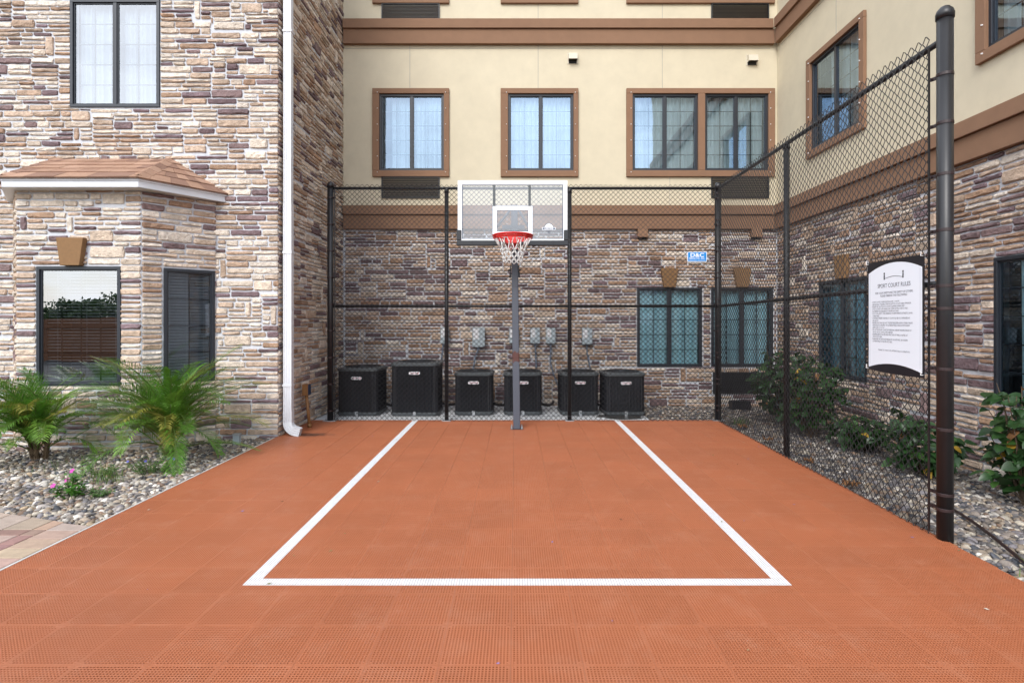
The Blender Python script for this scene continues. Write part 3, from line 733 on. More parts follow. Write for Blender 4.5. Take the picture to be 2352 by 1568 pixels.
for (a, b) in ((E[2], T[2]), (E[1], T[1])):
    n = 6
    for k in range(n):
        p, q = a.lerp(b, max(0, k/n-.02)), a.lerp(b, min(1, (k+1.15)/n)); side = Vector((.075, .045, -.03)) if a is E[2] else Vector((-.075, .045, -.03)); s2 = Vector((-.10,0,-.012)) if a is E[2] else Vector((.10,0,-.012))
        up = Vector((0,0,.022+.002)); m = MB()
        P = [p+s2+up*.75, p+up*1.25, p+side+up*.75, q+side+up*.35, q+up*.8, q+s2+up*.35]
        m.add(P + [v-Vector((0,0,.007)) for v in P], [(0,1,4,5),(1,2,3,4),(6,7,1,0),(7,8,2,1),(8,9,3,2),(11,6,0,5)], rs.choice(SH)); m.build('hip_shingle', m_shingle, roof)
fz0, fz1 = 2.928, 3.043
for a, b in ((E[0], E[1]), (E[1], E[2]), (E[2], E[3])):
    dr = (b-a).normalized(); nn = Vector((dr.y, -dr.x, 0)); nn = nn if nn.y < 0 else -nn
    F_ = Face((a.x, a.y, 0), dr, nn); L = (b-a).length; m = MB()
    m.fbox(F_, 0.001, L-.001, fz0, fz1-.045, -.03, -.004); m.fbox(F_, 0.001, L-.001, fz1-.044, fz1, -.03, .006); m.build('fascia', m_white, left)
mb = MB(); mb.add([(p.x,p.y,fz0+.004) for p in E] + [(BE.x,BE.y,fz0+.004),(BX1,BY,fz0+.004),(BX0,BY,fz0+.004),(BE2.x,BE2.y,fz0+.004)], [(0,1,6,7),(1,2,5,6),(2,3,4,5)]); mb.build('soffit', m_white, left)
# white downspout beside the corner, with shoe
def sweep(mb, path_, prof, up=Vector((0,1,0))):
    V = []; n = len(prof)
    for i, p in enumerate(path_):
        t = (path_[min(i+1, len(path_)-1)] - path_[max(i-1, 0)]).normalized(); e1 = up.cross(t).normalized()
        for a, b in prof: V.append(p + e1*a + up*b)
    F = [(i*n+k, i*n+(k+1) % n, (i+1)*n+(k+1) % n, (i+1)*n+k) for i in range(len(path_)-1) for k in range(n)]
    mb.add(V, F + [tuple(range(n-1,-1,-1)), tuple(range((len(path_)-1)*n, len(path_)*n))])
def spout(wd, dp):
    a, b = wd/2, dp/2; P = [(-a,-b)]
    for c in (-.55, 0, .55): P += [(a*(c-.16),-b), (a*(c-.10),-b+.006), (a*(c+.10),-b+.006), (a*(c+.16),-b)]
    P += [(a,-b)]
    for c in (-.4, .4): P += [(a,b*(c-.3)), (a-.006,b*(c-.2)), (a-.006,b*(c+.2)), (a,b*(c+.3))]
    P += [(a,b),(-a,b)]; return P
dx, dy = -2.885, 7.0
mb = MB(); sweep(mb, [Vector((dx,dy,7.6)), Vector((dx,dy,2.9))], spout(.098,.075)); ds = mb.build('downspout', m_white, left)
mb = MB(); sweep(mb, [Vector((dx+.001,dy,2.93)), Vector((dx+.003,dy,.27))], spout(.104,.080)); mb.build('lower_pipe', m_white, ds)
mb = MB(); path_ = [Vector((dx+.004,dy,.30)), Vector((dx+.004,dy,.17))]
for k in range(1, 8):
    a = math.radians(k*9.5); path_.append(Vector((dx+.004+.13*(1-math.cos(a)), dy-.004*k, .17-.115*math.sin(a)-.0)))
path_.append(path_[-1] + Vector((.09, -.02, -.022)))
sweep(mb, path_, [(a*1.05, b*1.05) for a, b in spout(.104,.080)]); mb.build('shoe', m_white, ds)
for z in (5.1, 2.3, .62):
    mb = MB(); mb.box((dx-.058, dy-.044, z), (dx+.058, dy+.06, z+.026)); mb.build('strap', m_white, ds)

# ------------------------------------------------------------------ back wing
back = thing('hotel_wing', (0.8, YB+.3, 0), 'cream stucco hotel wall with brown bands above tan stone, behind the air conditioners', 'building')
Fk = Face((0, YB, 0), (1,0,0), (0,-1,0))
S0, SM, S1 = 3.02, 3.262, 3.42; B0, BM, B1 = 6.19, 6.437, 6.60
w2 = [(-2.342,-1.231,4.03,5.35), (-.127,.997,4.03,5.35), (2.011,3.137,4.03,5.35), (3.257,4.345,4.03,5.35)]
wg = [(2.094,3.212,.66,2.02), (3.370,4.436,.66,2.02)]
ac_lo = (3.40, 4.40, .20, .565)
w3 = [(q[0]-.01, q[1]-.01, 7.02, 8.30) for q in w2]
mb = MB(); sheet(mb, Fk, XL, XR, -.16, 3.1, wg + [ac_lo]); bstone = mb.build('stone_wall_backing', m_mortar, back)
mb = MB(); sheet(mb, Fk, XL, XR, 3.1, 9.4, w2 + w3); mb.quad((XL,YB,9.4),(XR,YB,9.4),(XR,14,9.4),(XL,14,9.4)); mb.build('stucco_wall', m_cream, back)
kb = [(2.64, 2.025, 2.35, .30, .20), (3.89, 2.025, 2.35, .30, .20)]
clad([(Fk, XL+.04, XR-.010, -.05, S0-.005, blk(wg + [ac_lo], [keyp(*q) for q in kb]), bstone, WTS_B)], 5)
for i, q in enumerate(wg): window(Fk, back, *q, m_glass_lo, seed=20+i, d=-.012)
lab = ['sliding window with sheer curtain gap at its edge, over the air grille', 'sliding window with drawn sheer curtain above the backboard', None, None]
for i, q in enumerate(w2): window(Fk, back, *q, m_glass, seed=30+i, d=-.02, open_part=.16 if i == 0 else None, label=lab[i])
for i, q in enumerate(w3): window(Fk, back, *q, m_glass, seed=40+i, d=-.02)
tr2 = [(-2.46,-1.14,[0]), (-.255,1.08,[1]), (1.906,4.457,[2,3])]
for z0, ws in ((3.925, w2), (6.90, w3)):
    for a, b, ids in tr2:
        q0, q1 = ws[ids[0]], ws[ids[-1]]
        trim(Fk, back, a, b, z0, q0[3]+.09, q0[0], q1[1], q0[2], q0[3], [(ws[2][1], ws[3][0])] if len(ids) > 1 else ())
for z0, z1 in ((3.56, 3.923), (6.602, 6.90)):
    louvre(Fk, back, -2.305, -1.305, z0, z1); louvre(Fk, back, 3.37, 4.36, z0, z1)
louvre(Fk, back, *ac_lo)
for q in kb: keystone(Fk, back, *q)
moulding(Fk, back, XL+.03, XR-.11, XL+.03, XR-.075, S0, SM, S1); moulding(Fk, back, XL+.03, XR-.11, XL+.03, XR-.075, B0, BM, B1)
hood(Fk, back, .985, 5.87, 6.05, .15, m_vent); hood(Fk, back, 4.07, 5.84, 6.02, .16, m_vent)
hood(Fk, back, 2.18, 2.83, 3.06, .17, m_brown); hood(Fk, back, 4.13, 2.83, 3.10, .18, m_brown)
mb = MB()
for u in (-1.82, .39, 2.53): mb.fbox(Fk, u-.004, u+.004, 5.445, B0, 0, .003)
for u in (.39, 2.53): mb.fbox(Fk, u-.004, u+.004, B1, 6.90, 0, .003)
for u in (.39, 2.66): mb.fbox(Fk, u-.003, u+.003, S1, 3.92, 0, .003)
mb.fbox(Fk, XL+.03, XR-.12, B0-.055, B0-.049, 0, .0035); mb.build('control_joints', m_joint, back)

# ------------------------------------------------------------------ right wing
right = thing('hotel_wing', (XR+.3, 5.5, 0), 'cream and stone hotel wing standing behind the rules sign and shrubs', 'building')
Fg = Face((XR, YB, 0), (0,-1,0), (-1,0,0)); UE = 8.6          # u runs from the inner corner towards the camera
uy = lambda y: YB - y
g2 = [(uy(8.37), uy(7.18), 4.03, 5.35), (uy(5.245), uy(4.06), 4.03, 5.35), (uy(2.9), uy(1.75), 4.03, 5.35)]
gg = [(uy(8.17), uy(7.06), .66, 2.02), (uy(5.18), uy(4.06), .68, 2.04)]
mb = MB(); sheet(mb, Fg, 0, UE, -.16, 3.1, gg); rstone = mb.build('stone_wall_backing', m_mortar, right)
mb = MB(); sheet(mb, Fg, 0, UE, 3.1, 9.4, g2); mb.quad(Fg.p(0,9.4,0), Fg.p(UE,9.4,0), Fg.p(UE,9.4,-4), Fg.p(0,9.4,-4)); mb.quad(Fg.p(UE,-.16,0), Fg.p(UE,9.4,0), Fg.p(UE,9.4,-4), Fg.p(UE,-.16,-4)); mb.build('stucco_wall', m_cream, right)
kg = [(uy(7.55), 2.025, 2.35, .30, .20), (uy(4.62), 2.045, 2.37, .30, .20)]
clad([(Fg, .026, 6.9, -.05, S0-.005, blk(gg, [keyp(*q) for q in kg]), rstone, WTS_B)], 7)
for i, q in enumerate(gg): window(Fg, right, *q, m_glass_lo, seed=60+i, d=-.012, open_part=.10)
for i, q in enumerate(g2):
    window(Fg, right, *q, m_glass, seed=70+i, d=-.02, open_part=.30 if i == 0 else None)
    trim(Fg, right, q[0]-.115, q[1]+.105, q[2]-.105, q[3]+.09, q[0], q[1], q[2], q[3])
for q in kg: keystone(Fg, right, *q)
moulding(Fg, right, .112, UE, .077, UE, S0, SM, S1); moulding(Fg, right, .112, UE, .077, UE, B0, BM, B1)
mb = MB()
for u in (uy(7.75), uy(4.65)): mb.fbox(Fg, u-.004, u+.004, 5.445, B0, 0, .003)
mb.fbox(Fg, .12, UE, B0-.055, B0-.049, 0, .0035); mb.build('control_joints', m_joint, right)
# ------------------------------------------------------------------ chain link fences
def chain_mesh(A, B, z0, z1, name, parent):
    """woven zigzag wires between two posts"""
    A = np.array(A, float); B = np.array(B, float); L = np.linalg.norm(B-A); U = (B-A)/L; Nn = np.array([U[1], -U[0]])
    p = 0.0715; nk = int(L/(p/2)); q = L/nk; nj = int(round((z1-z0)/(p/2))); hz = (z1-z0)/nj
    r = 0.0034; V = []; F = []; rg = np.random.default_rng(2); base = 0
    jj = np.arange(nj+1)
    for k in range(nk):
        par = (jj+k) % 2
        u = (k+par)*q; side = np.where(par == 1, 1.0, -1.0)
        dep = side*0.0022 + 0.004*np.sin(jj*0.21+k*0.13) + rg.normal(0, .0006, nj+1); du = -side*0.0012
        z = z0 + jj*hz + rg.normal(0, .0010, nj+1) + 0.004*math.sin(k*0.09)
        c = np.stack([A[0]+U[0]*(u+du)+Nn[0]*dep, A[1]+U[1]*(u+du)+Nn[1]*dep, z], 1)
        Uv = np.array([U[0],U[1],0])*r*1.41; Nv = np.array([Nn[0],Nn[1],0])*r
        ring = np.stack([c+Uv, c+Nv, c-Uv, c-Nv], 1).reshape(-1, 3)
        if True:                                          # twisted barb above the last knuckle
            top = c[-1] + np.array([U[0],U[1],0])*(0.004 if par[-1] else -0.004) + np.array([0,0,0.0])
        V.append(ring)
        i = np.arange(nj)[:, None]; m = np.arange(4)[None, :]
        F.append((base + np.stack([i*4+m, i*4+(m+1) % 4, (i+1)*4+(m+1) % 4, (i+1)*4+m], 2)).reshape(-1, 4)); base += len(ring)
    me = np_mesh(name, np.concatenate(V), np.concatenate(F), m_vinyl, smooth=True)
    o = link_mesh(name, me, parent); o['kind'] = 'stuff'; return o
def post(parent, x, y, z1, r, name='post', domed=True):
    mb = MB(); mb.lathe((x,y,-.02), [(r,0),(r,z1)], 20); o = mb.build(name, m_vinyl, parent, smooth=False)
    for f in o.data.polygons: f.use_smooth = len(f.vertices) == 4
    if domed:
        mb = MB(); mb.lathe((x,y,z1-.05), [(r*1.12,0),(r*1.14,.035),(r*1.0,.055),(r*.6,.078),(r*.15,.088)], 20); mb.build('post_cap', m_vinyl, o, smooth=True)
    return o
def flange(parent, x, y, r):
    mb = MB(); mb.box((x-r*2.1, y-r*1.5, .0012), (x+r*2.1, y+r*1.5, .010))
    for s in (-1, 1): mb.lathe((x+s*r*1.65, y, .009), [(.011,0),(.011,.009),(.006,.010),(.006,.022)], 6)
    mb.build('foot_plate', m_steel, parent)
def rail(parent, a, b, r, name='rail'):
    mb = MB(); mb.tube([a, b], r, 12); o = mb.build(name, m_vinyl, parent)
    for f in o.data.polygons: f.use_smooth = len(f.vertices) == 4
    return o
def bands(po, x, y, r, zs, dirn, bar=None):
    for z in zs:
        mb = MB(); mb.lathe((x,y,z-.012), [(r+.0005,0),(r+.0025,.002),(r+.0025,.020),(r+.0005,.022)], 20)
        d = Vector((*dirn, 0)); e = Vector((-d.y, d.x, 0)); p = Vector((x,y,z)) + d*(r+.02)
        F_ = Face((p.x,p.y,0), d, e); mb.fbox(F_, -.022, .024, z-.011, z+.011, -.006, .006); c = F_.p(.012, z, -.02); mb.tube([c, c+e*.04], .007, 6)
        mb.build('tension_band', m_band, po)
ZT = 3.37; FY = 8.0
fb = thing('chain_link_fence', (0, FY, 0), 'black chain link fence between the court and the air conditioners', 'fence')
XA, XC = -2.686, 2.955
pl = post(fb, XA, FY, ZT+.06, .044, 'end_post'); pc = post(fb, XC, FY+.04, ZT+.06, .044, 'corner_post')
for x in (-1.0, .785): p_ = post(fb, x, FY, ZT-.02, .030); flange(fb, x, FY, .030)
flange(fb, XA, FY, .044); flange(fb, XC, FY+.04, .044)
rail(fb, (XA+.03, FY, ZT), (XC-.03, FY, ZT), .021, 'top_rail'); rail(fb, (XA+.03, FY+.004, 1.662), (XC-.03, FY+.004, 1.662), .019, 'middle_rail')
chain_mesh((XA+.075, FY-.036), (XC-.07, FY-.036), .006, ZT+.045, 'chain_link_mesh', fb)
for x in (XA+.075, XC-.07): mb = MB(); mb.box((x-.008, FY-.042, .02), (x+.008, FY-.036, ZT-.02)); mb.build('tension_bar', m_vinyl, fb)
zs = [.15 + k*.385 for k in range(9)]
bands(pl, XA, FY, .044, zs, (.92, -.39)); bands(pc, XC, FY+.04, .044, zs, (-.80, -.6)); bands(pc, XC, FY+.04, .044, [z+.07 for z in zs], (0, -1))
mb = MB(); mb.tube([(XA+.05, FY-.040, .075), (XC-.06, FY-.040, .075)], .0028, 6); mb.build('tension_wire', m_vinyl, fb)
mb = MB()
for k in range(17):
    x = XA + .25 + k*.335
    for zz, rr_ in ((ZT, .026), (1.662, .024)): mb.tube([(x, FY+rr_*math.cos(a)+.0, zz+rr_*math.sin(a)) for a in [j*math.pi/5 for j in range(11)]], .0022, 5, cap=False)
mb.build('wire_ties', m_band, fb)

PA, PB = (2.955, 8.0), (2.852, 3.66)
Us = Vector((PB[0]-PA[0], PB[1]-PA[1], 0)).normalized()
fs = thing('chain_link_fence', (2.9, 5.8, 0), 'tall black chain link side fence running along the shrub bed', 'fence')
xm = lambda y: PA[0] + (PB[0]-PA[0])*(PA[1]-y)/(PA[1]-PB[1])
pb = post(fs, PB[0], PB[1], 3.50, .047, 'end_post'); pm = post(fs, xm(5.95)+.02, 5.95, ZT-.02, .031)
rail(fs, (PA[0], PA[1], ZT), (PB[0], PB[1]+.03, ZT-.05), .021, 'top_rail'); rail(fs, (PA[0]+.004, PA[1], 1.662), (PB[0]+.004, PB[1]+.03, 1.70), .019, 'middle_rail')
chain_mesh((xm(7.93)-.036, 7.93), (xm(3.75)-.036, 3.75), .006, ZT+.025, 'chain_link_mesh', fs)
mb = MB(); mb.box((xm(3.75)-.044, 3.742, .02), (xm(3.75)-.038, 3.758, ZT-.07)); mb.build('tension_bar', m_vinyl, fs)
bands(pb, PB[0], PB[1], .047, [.20, .30, .73, 1.13, 1.53, 1.68, 2.05, 2.42, 2.76, 3.08], (-.35, .94))
mb = MB()
for k in range(13):
    y = 7.7 - k*.31
    for zz, rr_ in ((ZT-.012*(7.7-y)/1.0, .026), (1.662+.009*(8-y), .024)): mb.tube([(xm(y)+rr_*math.cos(a), y, zz+rr_*math.sin(a)) for a in [j*math.pi/5 for j in range(11)]], .0022, 5, cap=False)
mb.build('wire_ties', m_band, fs)

# rules sign on the side fence
sy0, sy1 = 4.405, 3.775; L = (sy0-sy1)*1.0003; so = Vector((xm(sy0)-.052, sy0, 0))
Sg = Face((so.x, so.y, 0), Us, (-Us.y*-1, 0, 0) if False else (Us.y, -Us.x, 0))
if Sg.N.x > 0: Sg.N = -Sg.N
sign = thing('rules_sign', (so.x, 4.15, 1.05), 'white sport court rules board with curved black edges on the fence', 'sign')
z0, z1 = 1.055, 1.905; a_ = 0.0
mb = MB(); P = [(0,z0+.01),(L*.3,z0),(L*.7,z0-.004),(L,z0),(L,z1),(0,z1)]; mb.prism(Sg, P, 0, .004); mb.build('board', m_signk, sign)
mb = MB(); arc = lambda t, zz, h: zz + h*(1-(2*t-1)**2); n = 14
P = [(.018+(L-.036)*k/n, arc(k/n, z0+.030, .042)) for k in range(n+1)] + [(L-.018-(L-.036)*k/n, arc(k/n, z1-.085, .062)) for k in range(n+1)]
mb.prism(Sg, P, .0042, .0055); mb.build('panel', m_signw, sign)
mb = MB()
for u in (.036, L-.036): mb.fbox(Sg, u-.0012, u+.0012, z0+.06, z1-.085, .0056, .006)
mb.build('border_line', M('pale_rule', (.45,.47,.52), .5, 0, 1, 0), sign)
uc = L/2; mb = MB()
for s in (-1, 1):
    u = uc + s*.105
    mb.fbox(Sg, u-.007, u+.007, z1-.105, z1-.092, .0056, .0066); mb.fbox(Sg, u-.006, u-.001, z1-.145, z1-.108, .0056, .0066); mb.fbox(Sg, u+.001, u+.006, z1-.145, z1-.108, .0056, .0066)
for k in range(12):
    t0, t1 = k/12, (k+1)/12; f = lambda t: z1-.137+.012*math.sin(math.pi*t)
    mb.prism(Sg, [(uc-.10+.2*t0, f(t0)-.0015), (uc-.10+.2*t1, f(t1)-.0015), (uc-.10+.2*t1, f(t1)+.0015), (uc-.10+.2*t0, f(t0)+.0015)], .0056, .0066)
mb.build('net_emblem', m_signk, sign)
text_obj('heading', 'SPORT COURT RULES', .044, m_signt, Sg, uc, z1-.205, .0065, sign, xs=.86)
text_obj('subheading', 'FOR YOUR SAFETY AND THE SAFETY OF OTHERS,\nPLEASE OBSERVE THE FOLLOWING:', .0225, m_signt, Sg, uc, z1-.252, .0065, sign, res=2, xs=.84)
rules = ['\u2022 SPORT COURT IS OPEN FROM 8:00 AM - 10:30 PM.', '\u2022 INDIVIDUALS UTILIZING THIS FACILITY DO SO AT THEIR OWN RISK.', '\u2022 PLEASE USE CAUTION AS COURT IS SLIPPERY WHEN WET',
 '\u2022 SPORT COURT IS PROVIDED FOR USE BY HOTEL GUESTS ONLY.', '\u2022 EQUIPMENT IS AVAILABLE AT THE FRONT DESK.', '\u2022 FOR YOUR SAFETY, THE WEARING OF APPROPRIATE ATHLETIC SHOES', '   IS REQUIRED.',
 '\u2022 CHILDREN UNDER THE AGE OF 12 SHOULD BE ACCOMPANIED BY', '   AN ADULT.', '\u2022 INDIVIDUALS SHOULD NOT UNDERTAKE EXERCISE ROUTINES UNLESS', '   PHYSICALLY QUALIFIED OR ALTERNATIVELY HAVE A PHYSICIAN\'S', '   APPROVAL TO DO SO.',
 '\u2022 USE OF THE SPORT COURT BY PERSONS UNDER THE INFLUENCE OF', '   DRUGS OR ALCOHOL IS PROHIBITED.', '\u2022 AN EMERGENCY PHONE AND FIRST AID KIT ARE LOCATED AT', '   THE FRONT DESK.', '\u2022 PLEASE REPORT ANY DISTURBANCE, VIOLATIONS, OR UNSAFE', '   CONDITIONS TO THE FRONT DESK.']
text_obj('rules_text', '\n'.join(rules), .0178, m_signt, Sg, .058, z1-.318, .0065, sign, align='LEFT', res=1, xs=.80)
text_obj('closing_line', 'THANK YOU FOR YOUR ATTENTION & COOPERATION.', .0165, m_signt, Sg, uc, z0+.165, .0065, sign, res=1, xs=.85)
mb = MB()
for u, z in ((.01, z1-.01), (L-.01, z1-.01), (L-.01, z0+.02), (.01, z0+.02)): c = Sg.p(u, z, -.01); mb.tube([c, c+Sg.N*.03, c+Sg.N*.028+Vector((0,0,.03))], .003, 5)
mb.build('cable_ties', m_screw, sign)

# blue maker's plate on the back fence
Bl = Face((2.48, FY-.048, 0), (math.cos(.03), 0, 0), (0,-1,0)); mw, mh = .280, .142; mz = 2.300
plate = thing('maker_plate', (2.62, FY-.045, mz), 'small blue fence company plate wired to the back fence', 'sign')
mb = MB(); mb.fbox(Bl, 0, mw, mz, mz+mh, 0, .003); mb.build('plate_edge', m_print, plate)
mb = MB(); mb.fbox(Bl, .008, mw-.008, mz+.008, mz+mh-.006, .0032, .0042); mb.build('plate_face', m_blue, plate)
text_obj('plate_name', 'D&C', .078, m_print, Bl, mw/2, mz+.070, .005, plate, bold=.002, xs=1.25)
text_obj('plate_line', 'FENCE CO., INC.', 0.030, m_print, Bl, mw/2, mz+.038, .005, plate, bold=.0006, xs=1.05, res=2)
text_obj('plate_numbers', '(361) 241-5440    (361) 994-1402', .017, m_print, Bl, mw/2, mz+.014, .005, plate, res=1)

# ------------------------------------------------------------------ basketball hoop
PX, PY = 0.018, 7.42
hoop = thing('basketball_hoop', (PX, PY, 0), 'basketball hoop with clear framed backboard, red rim and white net', 'basketball hoop')
def sqtube(mb, x, y, z0, z1, wd, rb=.012, topx=0.0):
    c = []
    for (sx, sy, a0) in ((1,1,0),(-1,1,90),(-1,-1,180),(1,-1,270)):
        for k in range(4):
            an = math.radians(a0 + k*30); c.append((x+sx*(wd/2-rb)+rb*math.cos(an), y+sy*(wd/2-rb)+rb*math.sin(an)))
    n = len(c); mb.add([(a,b,z0) for a,b in c]+[(a+topx,b,z1) for a,b in c], [tuple(range(n-1,-1,-1)), tuple(range(n,2*n))]+[(k,(k+1)%n,n+(k+1)%n,n+k) for k in range(n)])
mb = MB(); sqtube(mb, PX, PY, .008, .955, .096, topx=-.012); pole = mb.build('pole', m_pole, hoop)
mb = MB(); sqtube(mb, PX-.012, PY, .956, 1.90, .092, topx=-.011); mb.build('pole_section', m_pole, pole)
mb = MB(); sqtube(mb, PX-.023, PY, 1.901, 3.0, .089, topx=-.010); mb.build('pole_section', m_pole, pole)
mb = MB(); mb.box((PX-.085, PY-.075, .0012), (PX+.085, PY+.075, .0085)); bp = mb.build('base_plate', m_band, hoop, bevel=.002)
for sx in (-1, 1):
    for sy in (-1, 1):
        mb = MB(); mb.lathe((PX+sx*.068, PY+sy*.055, .008), [(.018,0),(.018,.004),(.013,.004),(.013,.018),(.008,.018),(.008,.04)], 6); mb.build('anchor_bolt', m_steel, bp)
BYY = 6.90; bx0, bx1, bz0, bz1 = -.722, .650, 2.452, 3.203; bcx = (bx0+bx1)/2
Bf = Face((0, BYY, 0), (1,0,0), (0,-1,0))
def board_glass():
    m, t, b, out = mat_base('backboard_acrylic'); t.nodes.remove(b)
    tr = t.nodes.new('ShaderNodeBsdfTransparent'); tr.inputs[0].default_value = (.86,.91,.95,1)
    gl = t.nodes.new('ShaderNodeBsdfGlossy'); gl.inputs['Roughness'].default_value = .02
    fr = t.nodes.new('ShaderNodeFresnel'); fr.inputs['IOR'].default_value = 1.5
    ad = t.nodes.new('ShaderNodeMath'); ad.operation = 'ADD'; ad.inputs[1].default_value = .12; t.links.new(fr.outputs[0], ad.inputs[0])
    mx = t.nodes.new('ShaderNodeMixShader'); t.links.new(ad.outputs[0], mx.inputs[0]); t.links.new(tr.outputs[0], mx.inputs[1]); t.links.new(gl.outputs[0], mx.inputs[2])
    df = t.nodes.new('ShaderNodeBsdfDiffuse'); df.inputs[0].default_value = (.8,.85,.9,1)
    m2 = t.nodes.new('ShaderNodeMixShader'); m2.inputs[0].default_value = .05; t.links.new(mx.outputs[0], m2.inputs[1]); t.links.new(df.outputs[0], m2.inputs[2])
    t.links.new(m2.outputs[0], out.inputs['Surface']); return m
mb = MB(); mb.quad(Bf.p(bx0+.004,bz0+.004,0), Bf.p(bx1-.004,bz0+.004,0), Bf.p(bx1-.004,bz1-.004,0), Bf.p(bx0+.004,bz1-.004,0)); board = mb.build('backboard', board_glass(), hoop)
mb = MB(); mb.ring(Bf, bx0, bx1, bz0, bz1, .054, -.018, .008, wb=.020); mb.build('white_border', m_print, board, bevel=.004)
mb = MB(); mb.ring(Bf, bx0+.055, bx1-.055, bz0+.021, bz1-.055, 0.007, .0005, .003); mb.build('border_line', m_navy, board)
sq0, sq1, sz0, sz1 = bcx-.250, bcx+.250, 2.525, 2.886
mb = MB(); mb.ring(Bf, sq0, sq1, sz0, sz1, .054, .0005, .0035, wb=.040); mb.build('target_square', m_print, board)
mb = MB(); mb.ring(Bf, sq0-.005, sq1+.005, sz0-.005, sz1+.005, .005, .0005, .003); mb.ring(Bf, sq0+.0545, sq1-.0545, sz0+.0405, sz1-.0545, .0045, .0005, .003); mb.build('target_line', m_navy, board)
for u in (bcx-.232, bcx+.212):
    mb = MB(); mb.fbox(Bf, u-.015, u+.017, 2.882, bz1-.050, -.03, .0045); mb.build('frame_strut', m_lid, board)
mb = MB()
for u, v in ((bcx-.07,2.72),(bcx+.09,2.72),(bcx-.07,2.665),(bcx+.09,2.665)): c = Bf.p(u, v, -.02); mb.tube([c, c+Bf.N*.025], .007, 8)
mb.build('bracket_bolts', m_steel, board)
# padded black edge
mb = MB(); mb.fbox(Bf, bx0-.014, bx1+.014, 2.388, bz0, -.03, .020); mb.fbox(Bf, bx0-.014, bx0+.046, bz0+.001, 2.585, -.03, .020); mb.fbox(Bf, bx1-.046, bx1+.014, bz0+.001, 2.585, -.03, .020)
pad = mb.build('edge_pad', m_black, hoop, bevel=.008)
mb = MB()
for u in (bx0+.182, bx1-.182): mb.fbox(Bf, u-.003, u+.003, 2.389, 2.453, .0201, .0215)
mb.build('pad_seam', m_dark, pad)
# maker's emblem
lc, lz = .418, 2.600
mb = MB(); n = 20; P = [(lc+.052*math.cos(math.pi*k/n), lz+.012+.052*math.sin(math.pi*k/n)) for k in range(n+1)]; mb.prism(Bf, P, .0005, .0015); em = mb.build('emblem_ball', m_print, board)
mb = MB()
for k in range(n):
    a0, a1 = math.pi*k/n, math.pi*(k+1)/n; mb.prism(Bf, [(lc+r_*math.cos(a), lz+.012+r_*math.sin(a)) for r_, a in ((.052,a0),(.056,a0),(.056,a1),(.052,a1))], .0005, .0018)
for c0 in (-.045, 0, .045): mb.fbox(Bf, lc+c0*.55-.0008, lc+c0*.55+.0008, lz+.013, lz+.05-abs(c0)*.25, .0016, .0019)
for k in range(7):
    t = -.045+k*.015; mb.prism(Bf, [(lc+t*1.0, lz-.015), (lc+t*1.0+.0018, lz-.015), (lc-t*.35+.0018, lz-.06), (lc-t*.35, lz-.06)], .0005, .0012)
mb.build('emblem_lines', m_navy, em)
mb = MB(); mb.prism(Bf, [(lc-.088,lz+.017),(lc,lz+.020),(lc+.088,lz+.017),(lc+.080,lz-.017),(lc,lz-.015),(lc-.080,lz-.017)], .002, .0026); mb.build('emblem_banner', m_print, em)
mb = MB(); mb.prism(Bf, [(lc-.080,lz+.012),(lc,lz+.0145),(lc+.080,lz+.012),(lc+.073,lz-.012),(lc,lz-.010),(lc-.073,lz-.012)], .0027, .0031); mb.build('emblem_field', m_navy, em)
text_obj('emblem_name', 'LIFETIME', .025, m_print, Bf, lc, lz-.0078, .0034, em, bold=.0008, xs=1.18)
# rim with bracket
rcx, rcy, rzz, rr0 = bcx+.004, BYY-.40, 2.452, .232
def torus(mb, c, Rr, r, n=40, k=8):
    V = [(c[0]+(Rr+r*math.cos(b))*math.cos(a), c[1]+(Rr+r*math.cos(b))*math.sin(a), c[2]+r*math.sin(b)) for a in [2*math.pi*i/n for i in range(n)] for b in [2*math.pi*j/k for j in range(k)]]
    mb.add(V, [(i*k+j, ((i+1)%n)*k+j, ((i+1)%n)*k+(j+1)%k, i*k+(j+1)%k) for i in range(n) for j in range(k)])
mb = MB(); torus(mb, (rcx,rcy,rzz), rr0, .011); torus(mb, (rcx,rcy,rzz-.022), rr0-.004, .006)
rim = mb.build('rim', m_red, hoop, smooth=True)
mb = MB(); n = 40
for i in range(n):                                         # skirt joining the two rods at the rear half
    a0, a1 = 2*math.pi*i/n, 2*math.pi*(i+1)/n
    mb.quad((rcx+rr0*math.cos(a0),rcy+rr0*math.sin(a0),rzz), (rcx+rr0*math.cos(a1),rcy+rr0*math.sin(a1),rzz), (rcx+(rr0-.01)*math.cos(a1),rcy+(rr0-.01)*math.sin(a1),rzz-.043), (rcx+(rr0-.01)*math.cos(a0),rcy+(rr0-.01)*math.sin(a0),rzz-.043))
mb.box((rcx-.09, rcy+rr0-.02, rzz-.055), (rcx+.09, BYY-.021, rzz-.005)); mb.box((rcx-.065, BYY-.030, rzz-.11), (rcx+.065, BYY-.021, rzz+.055)); mb.build('rim_bracket', m_red, rim)
